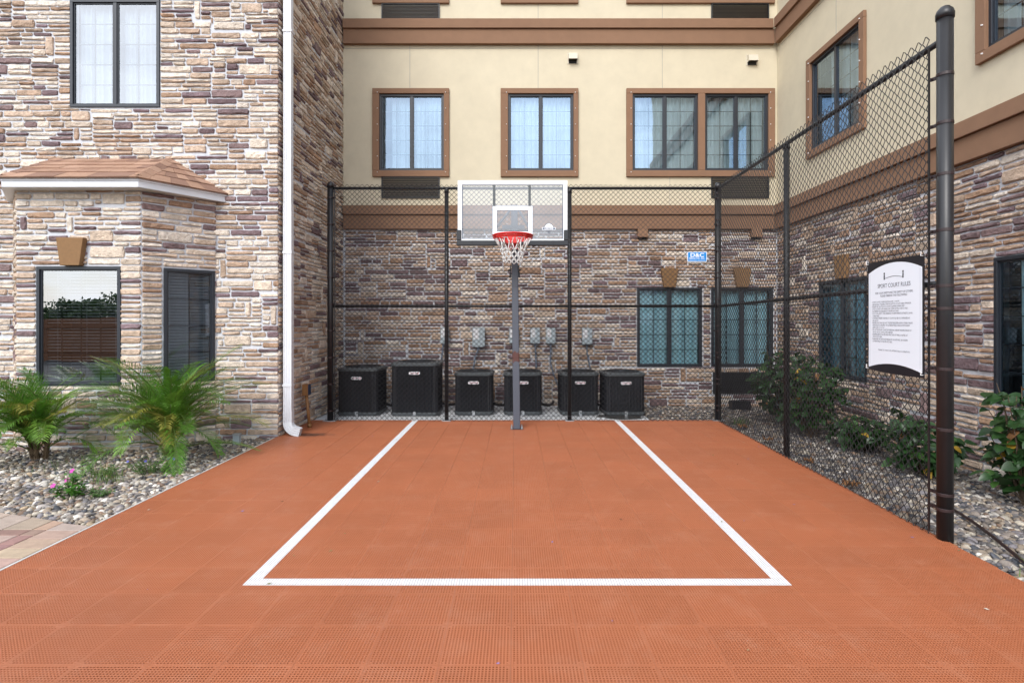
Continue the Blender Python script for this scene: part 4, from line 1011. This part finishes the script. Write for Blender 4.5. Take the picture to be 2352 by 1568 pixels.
# net: twelve loops, long legs above, diamonds below
mb = MB(); nl = 12; lev = [(0.0, rr0-.006), (.135, .150), (.182, .134), (.228, .122), (.272, .116), (.312, .112)]
def npt(i2, l, wob=0):
    zz, r_ = lev[l]; a = 2*math.pi*(i2)/(2*nl) + .13
    return Vector((rcx+r_*math.cos(a), rcy+r_*math.sin(a), rzz-.012-zz))
for i in range(nl):
    o_ = 2*i
    for s in (-1, 1):
        a, b = npt(o_+.22*s, 0), npt(o_+s, 1); mid = a.lerp(b, .5) + Vector((0,0,-.006)); mb.tube([a, mid, b], .0052, 6)
    for l in range(1, 5):
        off = 1 if l % 2 else 0
        for s in (-1, 1):
            a = npt(o_+off, l); b = npt(o_+off+s, l+1); mb.tube([a, a.lerp(b,.5)+Vector((0,0,-.002)), b], .0047, 5)
            mb.tube([a-Vector((0,0,.006)), a+Vector((0,0,.006))], .0066, 5)
mb.build('net', m_net, hoop, smooth=True)
mb = MB()
for i in range(nl):
    a = 2*math.pi*(2*i)/(2*nl)+.13; c = Vector((rcx+(rr0-.004)*math.cos(a), rcy+(rr0-.004)*math.sin(a), rzz-.02)); mb.tube([c+Vector((0,0,.004)), c-Vector((0,0,.022))], .006, 6)
mb.build('net_hooks', m_red, rim)
# arms behind the board and adjusting bracket
for s in (-1, 1):
    mb = MB(); mb.tube([(PX-.03+s*.055, PY-.02, 2.94), (bcx+s*.20, BYY+.03, 2.62)], .016, 8); mb.build('upper_arm', m_pole, hoop)
    mb = MB(); mb.tube([(PX-.028+s*.055, PY-.02, 2.52), (bcx+s*.10, BYY+.03, 2.50)], .016, 8); mb.build('lower_arm', m_pole, hoop)
    mb = MB(); mb.box((PX-.03+s*.052-.008, PY-.055, 2.04), (PX-.03+s*.052+.008, PY+.05, 2.19)); mb.box((PX-.03+s*.062-.006, PY-.03, 2.03), (PX-.03+s*.062+.010, PY+.035, 2.10))
    c = Vector((PX-.03+s*.055, PY-.02, 2.13)); mb.tube([c, c+Vector((s*.03,0,0))], .012, 8); mb.build('adjuster_bracket', m_black, hoop, bevel=.004)
mb = MB(); mb.box((bcx-.17, BYY+.019, 2.47), (bcx+.17, BYY+.032, 2.53)); mb.box((bcx-.13, BYY+.019, 2.60), (bcx+.15, BYY+.032, 2.65)); mb.build('mount_plate', m_pole, hoop)

# ------------------------------------------------------------------ air conditioning condensers
def rrect(wd, dp, rb, nseg=5):
    c = []
    for (sx, sy, a0) in ((1,1,0),(-1,1,90),(-1,-1,180),(1,-1,270)):
        for k in range(nseg+1):
            an = math.radians(a0+90*k/nseg); c.append((sx*(wd/2-rb)+rb*math.cos(an), sy*(dp/2-rb)+rb*math.sin(an)))
    return c
def loft(mb, rings):
    n = len(rings[0]); V = [p for r in rings for p in r]
    mb.add(V, [(i*n+k, i*n+(k+1)%n, (i+1)*n+(k+1)%n, (i+1)*n+k) for i in range(len(rings)-1) for k in range(n)] + [tuple(range(n-1,-1,-1)), tuple(range((len(rings)-1)*n, len(rings)*n))])
def condenser(x, y, wd, ht, rz, label, hose=True):
    root = thing('air_conditioner', (x, y, -.006), label, 'air conditioner', 'condensers in a row on the concrete pad')
    W_ = Matrix.Translation((x, y, -.006)) @ Matrix.Rotation(rz, 4, 'Z'); dp = wd*.97; rb = .085
    # finned body: perimeter walked in small steps, every other step set back
    base = rrect(wd-.02, dp-.02, rb, 8); per = []
    for i in range(len(base)):
        a, b = Vector(base[i]), Vector(base[(i+1) % len(base)]); L_ = (b-a).length; m_ = max(1, int(L_/.011))
        for k in range(m_): per.append(a.lerp(b, k/m_))
    if len(per) % 2: per.pop()
    P = []
    for i, p in enumerate(per):
        t = (per[(i+1) % len(per)]-per[i-1]).normalized(); nrm = Vector((t.y, -t.x)); P.append(p + nrm*(0.0 if i % 2 else -.007))
    mb = MB(); n = len(P); z0, z1 = .055, ht-.04
    mb.add([(p.x,p.y,z0) for p in P]+[(p.x,p.y,z1) for p in P], [(k,(k+1)%n,n+(k+1)%n,n+k) for k in range(n)]); mb.build('coil_body', m_coil, root, world=W_)
    mb = MB()
    for k in range(7):
        zz = z0+.04+(z1-z0-.08)*k/6; ring = [(q[0],q[1],zz) for q in rrect(wd-.012, dp-.012, rb, 5)]; mb.tube(ring+[ring[0]], .0022, 4, cap=False)
    for k in range(10):
        u = -wd/2+rb+.02+(wd-2*rb-.04)*k/9; mb.tube([(u,-dp/2+.004,z0),(u,-dp/2+.004,z1)], .0018, 4, cap=False)
    mb.build('wire_guard', m_black, root, world=W_)
    mb = MB(); loft(mb, [[(a,b,z) for a,b in rrect(w_, w_*.97, rb+.01)] for w_, z in ((wd+.004,ht-.052),(wd+.012,ht-.045),(wd+.012,ht-.018),(wd-.02,ht-.004),(wd-.10,ht))]); lid = mb.build('lid', m_lid, root, world=W_)
    WM[lid.name] = W_
    mb = MB()
    for k in range(9): rr_ = .05+.028*k; mb.tube([(rr_*math.cos(a),rr_*math.sin(a),ht+.012-.0002*k) for a in [2*math.pi*j/24 for j in range(25)]], .0028, 4, cap=False)
    for k in range(8): a = 2*math.pi*k/8; mb.tube([(.05*math.cos(a),.05*math.sin(a),ht+.016),(.285*math.cos(a),.285*math.sin(a),ht+.004)], .0035, 4)
    mb.lathe((0,0,ht+.0), [(.05,0),(.05,.014),(.03,.02)], 12); mb.build('fan_guard', m_black, lid, world=W_)
    mb = MB(); loft(mb, [[(a,b,z) for a,b in rrect(w_, w_*.97, rb)] for w_, z in ((wd-.05,.0),(wd-.01,.012),(wd+.006,.03),(wd+.006,.058),(wd-.03,.062))]); mb.build('base_pan', m_lid, root, world=W_)
    for u in (0.0,):
        mb = MB(); mb.box((-.022,-dp/2-.030,0.001),(.022,-dp/2-.004,.006)); mb.box((-.022,-dp/2-.010,.006),(.022,-dp/2-.004,.075)); mb.build('hold_down_clip', m_steel, root, world=W_)
    bz = ht-.155; Fn = Face((0,0,0),(1,0,0),(0,-1,0))
    pill = [(sx*(.062)+.022*math.cos(math.radians(a0+k*22.5)), bz+.022*math.sin(math.radians(a0+k*22.5))) for sx, a0 in ((1,-90),(-1,90)) for k in range(9)]
    mb = MB(); mb.prism(Fn, pill, dp/2-.006, dp/2+.006); bd = mb.build('badge', m_print, root, world=W_)
    c = text_obj('badge_lettering', 'LENNOX', .034, M_BADGE, Fn, -.004, bz-.012, dp/2+.0068, bd, shear=.25, bold=.0006, xs=.95); c.matrix_basis = W_ @ c.matrix_basis
    mb = MB()
    for k in range(8):
        a0, a1 = math.radians(-70+k*18), math.radians(-70+(k+1)*18); r0 = .0012+.002*math.sin(math.pi*k/8); r1 = .0012+.002*math.sin(math.pi*(k+1)/8)
        mb.prism(Fn, [(.045+(.020-r0)*math.cos(a0), bz+(.016-r0)*math.sin(a0)), (.045+(.020+r0)*math.cos(a0), bz+(.016+r0)*math.sin(a0)), (.045+(.020+r1)*math.cos(a1), bz+(.016+r1)*math.sin(a1)), (.045+(.020-r1)*math.cos(a1), bz+(.016-r1)*math.sin(a1))], dp/2+.0062, dp/2+.0070)
    mb.build('badge_swoosh', M_BADGE, bd, world=W_)
    if hose:                                               # insulated line set running to the wall
        mb = MB(); mb.tube([(wd/2-.03, dp/2-.14, .13), (wd/2+.06, dp/2-.10, .09), (wd/2+.14, dp/2-.02, .075), (wd/2+.20, dp/2+.10, .08), (wd/2+.22, dp/2+.22, .10)], .022, 8); mb.build('line_set', m_rubber, root, smooth=True, world=W_)
    return root
M_BADGE = M('red_badge_ink', (0.35, 0.02, 0.04), 0.5, 0, 1, 0)
units = [(-2.41, 8.72, .640, .735, -.05, 'first black condenser beside the stone corner, medium height'), (-1.545, 8.74, .735, .815, .02, 'tallest and widest black condenser in the row'),
         (-.645, 8.76, .600, .66, .0, 'short black condenser between the tallest unit and the hoop pole'), (.115, 8.76, .600, .66, .0, 'short black condenser standing behind the hoop pole'),
         (.985, 8.76, .600, .66, .04, 'short black condenser right of the pole behind a fence post'), (1.675, 8.72, .625, .66, .05, 'short black condenser at the gravel end of the row above damp concrete')]
for i, u in enumerate(units): condenser(*u, hose=i < 5)
# disconnect boxes with flexible conduit
boxes = [(-1.205, 1.06, .135, .27, [(-.03,0),(-.06,-.25),(-.10,-.45)], 'small grey disconnect box half hidden by a fence post'), (-.63, 1.00, .205, .33, [(.0,0),(-.06,-.18),(-.10,-.42)], 'largest grey disconnect box above the short condenser'),
         (-.03, 1.06, .15, .26, [(.0,0),(.0,-.2),(.02,-.42)], 'grey disconnect box hidden behind the hoop pole'), (.335, 1.06, .155, .26, [(.0,0),(.012,-.2),(.02,-.42)], 'grey disconnect box just right of the hoop pole with straight conduit'),
         (.60, 1.06, .155, .26, [(.0,0),(.0,-.34),(.05,-.52),(.18,-.86)], 'grey disconnect box with long curved conduit hanging below'), (1.222, 1.045, .165, .27, [(.0,0),(.0,-.12),(.03,-.28),(.06,-.42)], 'grey disconnect box near the bare stone, over the end condenser')]
for (u, v, wd, ht, ps, lb) in boxes:
    bx = thing('disconnect_box', (u, YB-.03, v), lb, 'electrical box', 'disconnect boxes on the stone wall')
    mb = MB(); mb.fbox(Fk, u-wd/2, u+wd/2, v, v+ht, .03, .115); mb.build('housing', m_box, bx, bevel=.004)
    mb = MB(); mb.fbox(Fk, u-wd/2-.004, u+wd/2+.004, v+.012, v+ht+.006, .1155, .124); cv = mb.build('cover', m_box, bx, bevel=.004)
    mb = MB(); mb.fbox(Fk, u-wd*.42, u+wd*.02, v+ht*.42, v+ht*.95, .1242, .1252); mb.build('notice_label', m_paper, cv)
    mb = MB()
    for k in range(4): mb.fbox(Fk, u-wd*.37, u-wd*.04, v+ht*(.50+.10*k), v+ht*(.515+.10*k), .1253, .1257)
    mb.build('label_print', m_signt, cv)
    pts = []
    for k in range(len(ps)-1):
        for t in (0, .25, .5, .75): a, b = ps[k], ps[k+1]; pts.append(Fk.p(u+a[0]+(b[0]-a[0])*t, v+a[1]+(b[1]-a[1])*t, .07))
    pts.append(Fk.p(u+ps[-1][0], v+ps[-1][1], .07))
    mb = MB(); mb.tube(pts, .013, 8); mb.tube([Fk.p(u+ps[0][0],v-.03,.07), Fk.p(u+ps[0][0],v+.002,.07)], .020, 8); mb.build('conduit', m_hose, bx, smooth=True)

# ------------------------------------------------------------------ small fittings
ub = thing('utility_post', (-2.83, 7.52, 0), 'leaning brown pipe post with small meter box against the stone side wall', 'utility post')
mb = MB(); mb.tube([(-2.80,7.50,.0),(-2.86,7.54,.44)], .021, 10); mb.tube([(-2.80,7.50,.0),(-2.806,7.504,.05)], .027, 10); mb.build('pipe', m_pipe, ub, smooth=True)
mb = MB(); mb.box((-2.905,7.50,.43),(-2.825,7.60,.585)); mb.build('box', m_pipe, ub, bevel=.004)
mb = MB(); mb.box((-2.824,7.505,.44),(-2.818,7.595,.58)); mb.build('dark_label', m_navy, ub)
sb = thing('outlet_box', (-3.32, 6.57, -.02), 'small grey steel outlet box standing in the pebbles', 'electrical box')
mb = MB(); mb.box((-3.36,6.545,-.03),(-3.285,6.60,.10)); mb.build('housing', m_box, sb, bevel=.003)
mb = MB(); mb.box((-3.364,6.541,.085),(-3.281,6.604,.108)); mb.build('cap', m_steel, sb, bevel=.003)
db = thing('drain_box', (3.7, 9.15, -.02), 'low black plastic box on the gravel below the wall grille', 'box')
mb = MB(); mb.ring(Face((0,9.05,0),(1,0,0),(0,-1,0)), 3.56, 3.87, -.03, .13, .012, -.16, 0); mb.fbox(Face((0,9.05,0),(1,0,0),(0,-1,0)), 3.572, 3.858, -.018, .118, -.15, -.01); mb.build('shell', m_black, db, bevel=.004)
mb = MB(); pts = [Vector(p) for p in ((3.5,4.5,.0),(3.34,4.2,.010),(3.27,3.95,.016),(3.18,3.68,.014),(3.08,3.42,.014),(3.0,3.2,.012),(2.97,2.9,.010))]
mb.tube(pts, .011, 8); tag(mb.build('drip_hose', m_band, smooth=True), 'dark maroon hose lying over the pebbles past the end post', 'hose')
# ------------------------------------------------------------------ palms
def frond(root, base, az, e0, e1, L, nl, ll, rg, ymax=None, tint=1.0):
    n = 16; p = Vector(base); pts = [p.copy()]; h = Vector((math.cos(az), math.sin(az), 0)); dirs = []
    for k in range(n):
        t = k/(n-1); e = math.radians(e0+(e1-e0)*t**1.25); d = h*math.cos(e)+Vector((0,0,math.sin(e))); dirs.append(d); p = p+d*(L/n); pts.append(p.copy())
    if ymax is not None:
        if max(q.y for q in pts) > ymax(pts[-1].x) - .04: return False
    mb = MB(); g0 = rg.uniform(.8, 1.2)*tint; yel = rg.random()
    def gc():
        k = g0*rg.uniform(.75, 1.25); 
        if yel < .12: return (.27*k, .26*k, .05*k)
        return (.10*k, .235*k, .028*k) if yel < .75 else (.16*k, .30*k, .04*k)
    mb.tube(pts, [.007*(1-.85*i/n)+.0008 for i in range(n+1)], 4, col=(.13*g0, .19*g0, .04*g0))
    side0 = Vector((-h.y, h.x, 0)); roll = rg.uniform(-.5, .5)
    for k in range(nl):
        t = .16+.84*k/(nl-1); f = t*n; i = min(n-1, int(f)); c = pts[i].lerp(pts[i+1], f-i); d = dirs[i]; up = side0.cross(d).normalized(); up = up if up.z > -.2 else -up
        ln = ll*(.45+.9*math.sin(math.pi*min(1, t*.85+.12)))*rg.uniform(.85, 1.1)
        for s in (-1, 1):
            sd = (side0*s*math.cos(roll)+up*(math.sin(roll)*s+.35)).normalized()
            dd = (d*rg.uniform(.85,1.2)+sd*.85+Vector((0,0,rg.uniform(-.1,.12)))).normalized(); wv = dd.cross(up).normalized()*.0036
            m1 = c+dd*ln*.5; tip = c+dd*ln*.95+Vector((0,0,-ln*rg.uniform(.05,.26)))
            if ymax is not None and max(m1.y, tip.y) > ymax(tip.x)-.01: continue
            mb.add([c-wv*.5, c+wv*.5, m1+wv, m1-wv, tip], [(0,1,2,3),(3,2,4)], gc())
    mb.build('frond', m_palm, root); return True
def wallY(x):
    if x < -5.76: return 6.28
    if x < -4.27: return 6.235
    if x < -3.70: return 6.235 + (x+4.27)*1.08
    return 6.86
def palm(loc, label, stems, nf, L, seed, tall=1.0):
    rg = random.Random(seed); root = thing('pygmy_palm', loc, label, 'palm', 'palms in the pebble bed'); b = Vector(loc)
    for (sx, sy, sh) in stems:
        mb = MB(); top = b+Vector((sx,sy,sh)); pts = [b+Vector((sx*.5,sy*.5,-.04)), b+Vector((sx*.8,sy*.8,sh*.5)), top]
        mb.tube(pts, [.026,.021,.017], 8)
        for k in range(22):                                # old leaf bases
            t = k/22; c = pts[0].lerp(top, t); a = k*2.4; o_ = Vector((math.cos(a), math.sin(a), 1.6)); mb.tube([c+o_*.012, c+o_*.05], [.009,.003], 4)
        mb.build('trunk', m_ptrunk, root)
        made = 0; tries = 0
        while made < nf and tries < nf*7:
            tries += 1; u = rg.random(); e0 = 88-66*u; e0 += rg.uniform(-6,6); e1 = e0-rg.uniform(40,90); az = rg.uniform(0, 2*math.pi)
            if u > .12 and math.sin(az) > .55 and rg.random() < .6: continue
            low = rg.random() < .25; st = pts[0].lerp(top, rg.uniform(.25,.7) if low else rg.uniform(.85,1))
            if frond(root, st, az, e0, e1, L*rg.uniform(.55,1.12), 50, .165, rg, wallY): made += 1
palm((-5.06, 5.86, -.02), 'spreading pygmy palm with slender dark stems below the wide bay window', [(-.12,0,.30),(.09,.02,.36),(-.02,-.03,.26)], 19, .92, 21)
palm((-3.76, 5.98, -.02), 'fuller upright pygmy palm at the slanted bay corner', [(-.05,0,.20),(.06,-.03,.30),(.0,.02,.34)], 24, 1.10, 22)

# ------------------------------------------------------------------ leafy shrubs
def leaf_mesh(name, L, W_, mat, fold=.25, droop=.2):
    mb = MB(); n = 5; V = []
    for k in range(n+1):
        t = k/n; wd = W_*(math.sin(math.pi*min(1, t**.72))**.85)*.5 if 0 < k < n else 0.0; y = L*t; z = -droop*L*t*t
        V += [(-wd, y, z+fold*wd), (0, y, z), (wd, y, z+fold*wd)]
    F = []
    for k in range(n):
        a = 3*k; F += [(a, a+1, a+4, a+3), (a+1, a+2, a+5, a+4)]
    mb.add(V, F); return mb.mesh(name, mat, smooth=True)
LEAF = [leaf_mesh('leaf', 1, .78, m_leaf, .2, .15), leaf_mesh('leaf', 1, .70, m_leaf, .35, .35), leaf_mesh('leaf', 1, .74, m_leaf2, .15, .2)]
LEAFD = leaf_mesh('leaf', 1, .6, m_leafy, .3, .3); LEAFB = leaf_mesh('leaf', 1, .6, m_leafd, .4, .5)
def orient(c, d, up, s):
    y = d.normalized(); x = y.cross(up)
    if x.length < 1e-3: x = Vector((1,0,0))
    x.normalize(); z = x.cross(y); m = Matrix.Identity(4)
    for i in range(3): m[i][0] = x[i]*s; m[i][1] = y[i]*s; m[i][2] = z[i]*s; m[i][3] = c[i]
    return m
def shrub(loc, label, rx, ry, ht, nbr, nleaf, size, seed, lean=(0,0), group='shrubs behind the chain link fence', xmin=None, old=.02):
    rg = random.Random(seed); root = thing('leafy_shrub', loc, label, 'shrub', group); b = Vector(loc); mb = MB(); spots = []
    for k in range(nbr):
        a = rg.uniform(0, 2*math.pi); q = rg.uniform(.35, 1.0)**.6; e = rg.uniform(.1, 1)
        tip = b+Vector((math.cos(a)*rx*q*math.sqrt(1-.55*e*e)+lean[0]*e, math.sin(a)*ry*q*math.sqrt(1-.55*e*e)+lean[1]*e, ht*(.12+.88*e*rg.uniform(.75,1))))
        if xmin: tip.x = max(tip.x, xmin); tip.x = min(tip.x, 4.42)
        mid = b.lerp(tip, .5)+Vector((rg.uniform(-.05,.05), rg.uniform(-.05,.05), ht*.10)); pts = []
        for j in range(9): t = j/8; pts.append(b*(1-t)**2+mid*2*t*(1-t)+tip*t*t)
        mb.tube([p-Vector((0,0,.02 if j == 0 else 0)) for j, p in enumerate(pts)], [.007*(1-.8*j/8)+.0012 for j in range(9)], 5); spots.append(pts)
    mb.build('stems', m_twig, root); made = 0; tries = 0
    while made < nleaf and tries < nleaf*5:
        tries += 1
        pts = rg.choice(spots); t = rg.uniform(.28, 1)**.8*8; i = min(7, int(t)); c = pts[i].lerp(pts[i+1], t-i)+Vector((rg.uniform(-.05,.05),rg.uniform(-.05,.05),rg.uniform(-.04,.05)))
        out = (c-b); out.z = 0; out = out.normalized() if out.length > .01 else Vector((1,0,0)); a = rg.uniform(0, 6.28)
        d = (out*.7+Vector((math.cos(a), math.sin(a), 0))*.8+Vector((0,0,rg.uniform(-.7,.15)))).normalized()
        s = size*rg.uniform(.6, 1.2)
        if xmin and (c+d*s).x < xmin-.01: continue
        if (c+d*s).x > 4.46 or (c+d*s).y > 9.44: continue
        r_ = rg.random(); me = LEAFD if r_ < old else (LEAFB if r_ < old*2 else rg.choices(LEAF, (5,4,1.2))[0])
        link_mesh('leaf', me, root, orient(c, d, Vector((rg.uniform(-.5,.5)-.15, rg.uniform(-.5,.5)-.35, 1)), s)); made += 1
def core(root_label, loc, rx, ry, ht, n, size, seed):
    rg = random.Random(seed); root = [o for o in sc.objects if o.get('label') == root_label][0]; mb = MB(); b = Vector(loc); n0 = len(LEAF[0].vertices); base = [v.co.copy() for v in LEAF[0].vertices]; fs_ = [tuple(p.vertices) for p in LEAF[0].polygons]
    for k in range(n):
        while True:
            p = Vector((rg.uniform(-1,1), rg.uniform(-1,1), rg.uniform(-1,1)))
            if p.length < 1: break
        c = b+Vector((p.x*rx, p.y*ry, ht*(.52+.46*p.z))); a = rg.uniform(0, 6.28); d_ = Vector((math.cos(a), math.sin(a), rg.uniform(-.8,.2))); s = size*rg.uniform(.6,1.15)
        if c.x+s > 4.46: continue
        m_ = orient(c, d_, Vector((rg.uniform(-.6,.6)-.1, rg.uniform(-.6,.6)-.3, 1)), s); mb.add([m_ @ v for v in base], fs_)
    o = mb.build('inner_foliage', m_leaf, root, smooth=True); o['kind'] = 'stuff'
shrub((3.80, 7.75, -.03), 'tall dark green shrub beside the inner corner window', 0.52, .62, 1.26, 36, 300, .105, 31, xmin=3.08, old=.025)
shrub((3.72, 6.95, -.03), 'tall leafy shrub below the wall window with reflections', 0.40, .55, 1.22, 30, 280, .105, 32, lean=(.1,.1), xmin=3.15)
shrub((3.95, 6.25, -.03), 'low trailing shrub spilling over gravel between taller ones', .34, .50, .42, 18, 200, .10, 33, xmin=3.2)
shrub((3.88, 5.25, -.03), 'mid height shrub behind the rules sign post', .36, .42, .60, 22, 240, .105, 34, xmin=3.1)
shrub((4.06, 4.38, -.03), 'large leaved shrub rising before the last stone wall window', .36, .36, 1.12, 26, 260, .10, 35, xmin=3.45)
core('tall dark green shrub beside the inner corner window', (3.82, 7.75, 0), .42, .50, 1.06, 460, .10, 91)
core('tall leafy shrub below the wall window with reflections', (3.78, 6.98, 0), .32, .45, 1.04, 340, .10, 92)
core('low trailing shrub spilling over gravel between taller ones', (3.95, 6.25, 0), .28, .40, .36, 170, .10, 93)
core('mid height shrub behind the rules sign post', (3.88, 5.25, 0), .28, .34, .52, 200, .10, 94)
core('large leaved shrub rising before the last stone wall window', (4.08, 4.38, 0), .26, .28, .85, 180, .11, 95)
# small bed plants
SM = [leaf_mesh('leaf', 1, .5, leaf_mat('vinca_leaf', (0.08, 0.22, 0.03), .25, .3, .35), .2, .2)]
SM2 = [leaf_mesh('leaf', 1, .5, leaf_mat('ground_leaf', (0.11, 0.21, 0.06), .25, .3, .5), .2, .1)]
def low_plant(name, loc, label, cat, rx, ry, ht, nst, per, size, meshes, seed, flower=None, nfl=0, fr=.02, stuff_leaf=False):
    rg = random.Random(seed); root = thing(name, loc, label, cat); b = Vector(loc); mb = MB(); tips = []; cnt = 0; lv = MB()
    for k in range(nst):
        a = rg.uniform(0, 6.28); q = rg.random()**.5; tip = b+Vector((math.cos(a)*rx*q, math.sin(a)*ry*q, ht*rg.uniform(.5,1)*(1.1-.5*q))); s0 = b+Vector((math.cos(a)*rx*q*.5, math.sin(a)*ry*q*.5, -.01))
        mb.tube([s0, s0.lerp(tip,.5)+Vector((0,0,.02)), tip], [.003,.0025,.0015], 4); tips.append(tip)
        for j in range(per):
            t = .25+.75*j/per; c = s0.lerp(tip, t); a2 = j*2.4+rg.uniform(-.3,.3); d = Vector((math.cos(a2), math.sin(a2), rg.uniform(-.1,.6)))
            if cnt < 290: link_mesh('leaf', rg.choice(meshes), root, orient(c, d, Vector((0,0,1)), size*rg.uniform(.7,1.2))); cnt += 1
    mb.build('stems', m_grass, root)
    for k in range(nfl):
        c = tips[k % len(tips)]+Vector((0,-.01,.02)); m = MB(); n = 5
        ax = Vector((rg.uniform(-.5,.5), -.8, .7)).normalized(); e1 = ax.cross(Vector((0,0,1))).normalized(); e2 = ax.cross(e1)
        for p in range(n):
            a = 2*math.pi*p/n; f = lambda r_, a_: c+(e1*math.cos(a_)+e2*math.sin(a_))*r_
            m.add([c, f(fr*.75,a-.5), f(fr,a), f(fr*.75,a+.5)], [(0,1,2,3)])
        m.build('flower', flower, root)
low_plant('periwinkle', (-3.70, 4.58, -.02), 'bright green periwinkle with a few magenta flowers in the pebbles', 'plant', .13, .10, .24, 15, 11, .06, SM, 41, m_pink, 3, .024)
low_plant('ground_cover', (-3.50, 4.62, -.02), 'low creeping green patch beside the pink flowered plant', 'plant', .16, .08, .09, 16, 8, .035, SM2, 42)
low_plant('blue_daze', (-3.50, 5.30, -.02), 'grey green mound with tiny blue flowers below the fuller palm', 'plant', .24, .16, .20, 30, 9, .035, SM2, 43, m_bluef, 5, .014)
low_plant('sprawling_weed', (-3.92, 5.20, -.02), 'light green sprawling weed between the two palms', 'plant', .20, .12, .15, 18, 8, .035, SM2, 44)
def tuft(loc, label, n, rad, ht, seed, mat=None, nm='grass_tuft'):
    rg = random.Random(seed); mb = MB(); b = Vector(loc)
    for k in range(n):
        a = rg.uniform(0, 6.28); p = b+Vector((rg.gauss(0,rad), rg.gauss(0,rad*.6), -.01)); h = ht*rg.uniform(.5,1.2); d = Vector((math.cos(a), math.sin(a), 0))*h*rg.uniform(.2,.9); wv = Vector((-math.sin(a), math.cos(a), 0))*.0028
        m1 = p+d*.35+Vector((0,0,h*.65)); t = p+d+Vector((0,0,h*.85)); mb.add([p-wv,p+wv,m1+wv*.8,m1-wv*.8,t], [(0,1,2,3),(3,2,4)])
    tag(mb.build(nm, mat or m_grass), label, 'grass', kind='stuff')
tuft((-3.74, 5.02, 0), 'thin pale grass tuft in front of the sprawling weed', 70, .09, .16, 51)
tuft((3.16, 7.75, 0), 'grass tuft at the back corner of the court edge', 60, .07, .14, 52)
tuft((-4.35, 5.5, 0), 'scattered grass blades among pebbles between palms', 40, .25, .10, 53)
tuft((2.98, 3.12, 0), 'small green weed at the front right court edge', 60, .05, .10, 54)
# fallen leaves along the court edge
for k, (x, y, s, lb) in enumerate([(3.07, 7.45, .13, 'curled brown leaf by the grass tuft at the court corner'), (3.03, 6.62, .14, 'dry brown leaf on the court edge below the shrub'), (2.99, 5.62, .12, 'tan dry leaf lying beside the side fence post'), (2.93, 4.82, .15, 'broad brown leaf on the slab edge below the rules sign')]):
    rg = random.Random(60+k); mb = MB(); n = 10; a0 = rg.uniform(0, 6); V = [(x, y, .02)]
    for j in range(n*2):
        a = a0+math.pi*j/n; r_ = s*(.62 if j % 2 else .36)*rg.uniform(.8,1.2); V.append((x+r_*math.cos(a)*.8, y+r_*math.sin(a), .012+rg.uniform(0,.05)))
    mb.add(V, [(0, 1+j, 1+(j+1) % (2*n)) for j in range(2*n)]); ob = mb.build('fallen_leaf', m_leafd); tag(ob, lb, 'leaf', 'fallen leaves by the court')

# bits of leaf and petal blown over the court
mb = MB(); rg = random.Random(77)
for k in range(60):
    x, y = rg.uniform(-2.9, 2.8), rg.uniform(2.1, 7.9); s = rg.uniform(.006, .016); a = rg.uniform(0, 6); z = .003+rg.uniform(0,.004)
    e1 = Vector((math.cos(a), math.sin(a), rg.uniform(-.1,.25)))*s; e2 = Vector((-math.sin(a), math.cos(a), .1))*s*.5; c = Vector((x,y,z))
    mb.add([c-e1, c+e2, c+e1, c-e2], [(0,1,2,3)], rg.choice([(.30,.17,.08),(.12,.07,.04),(.55,.5,.42),(.2,.2,.09),(.22,.2,.5)]))
tag(mb.build('leaf_litter', M('litter', (.3,.2,.1), .8, .1, 20, 0, attr=True)), 'tiny dry leaf bits scattered over the orange court', 'litter', kind='stuff')
# ------------------------------------------------------------------ what stands behind the camera and shows in the window glass
wf = thing('board_fence', (-16, -9, 0), 'brown stained board fence opposite the bay, seen in its glass', 'fence')
bm = MB(); bm.box((-.073, -.012, 0), (.073, .012, 1.72)); bme = bm.mesh('board', m_wood)
for k in range(200): link_mesh('board', bme, wf, Matrix.Translation((-27+k*.15, -9, -.18)))
mb = MB(); mb.box((-27,-8.985,.2),(3,-8.95,.29)); mb.box((-27,-8.985,1.2),(3,-8.95,1.29)); mb.build('rails', m_wood, wf)
tl = ['rounded street tree beyond the board fence', 'wide low tree beyond the board fence', 'taller tree at the far end of the board fence', 'bushy tree behind the middle of the board fence']
for k, (x, y, r_, h_) in enumerate([(-37, -25, 3.0, 3.6), (-30.5, -26, 3.2, 3.0), (-24.5, -26, 3.2, 3.8), (-45, -28, 4.6, 4.6)]):
    rg = np.random.default_rng(80+k); rt = thing('street_tree', (x,y,-.16), tl[k], 'tree', 'trees beyond the board fence')
    mb = MB(); mb.tube([(x,y,-.2),(x+.1,y,h_*.35),(x,y,h_*.7)], [.22,.16,.07], 8)
    for j in range(6): a = j*1.05; mb.tube([(x+.05,y,h_*.4),(x+r_*.5*math.cos(a),y+r_*.5*math.sin(a),h_*.65)], [.08,.03], 6)
    mb.build('trunk', m_twig, rt)
    n = 5200; cl = rg.normal(0, 1, (26, 3)); cl = cl/np.linalg.norm(cl, axis=1)[:, None]*rg.uniform(.35,.95,(26,1))
    c = cl[rg.integers(0, 26, n)]*np.array([r_,r_,h_*.36])+rg.normal(0, .26, (n,3))*np.array([r_*.5,r_*.5,h_*.18])*1.0+np.array([x,y,h_*.66])
    a = rg.normal(0, 1, (n,3)); a /= np.linalg.norm(a, axis=1)[:, None]; b_ = np.cross(a, rg.normal(0,1,(n,3))); b_ /= np.linalg.norm(b_, axis=1)[:, None]
    V = np.stack([c-a*.13, c+b_*.08, c+a*.13, c-b_*.08], 1).reshape(-1,3); T_ = np.arange(4*n).reshape(-1,4)
    link_mesh('crown', np_mesh('crown', V, T_, m_tree), rt)
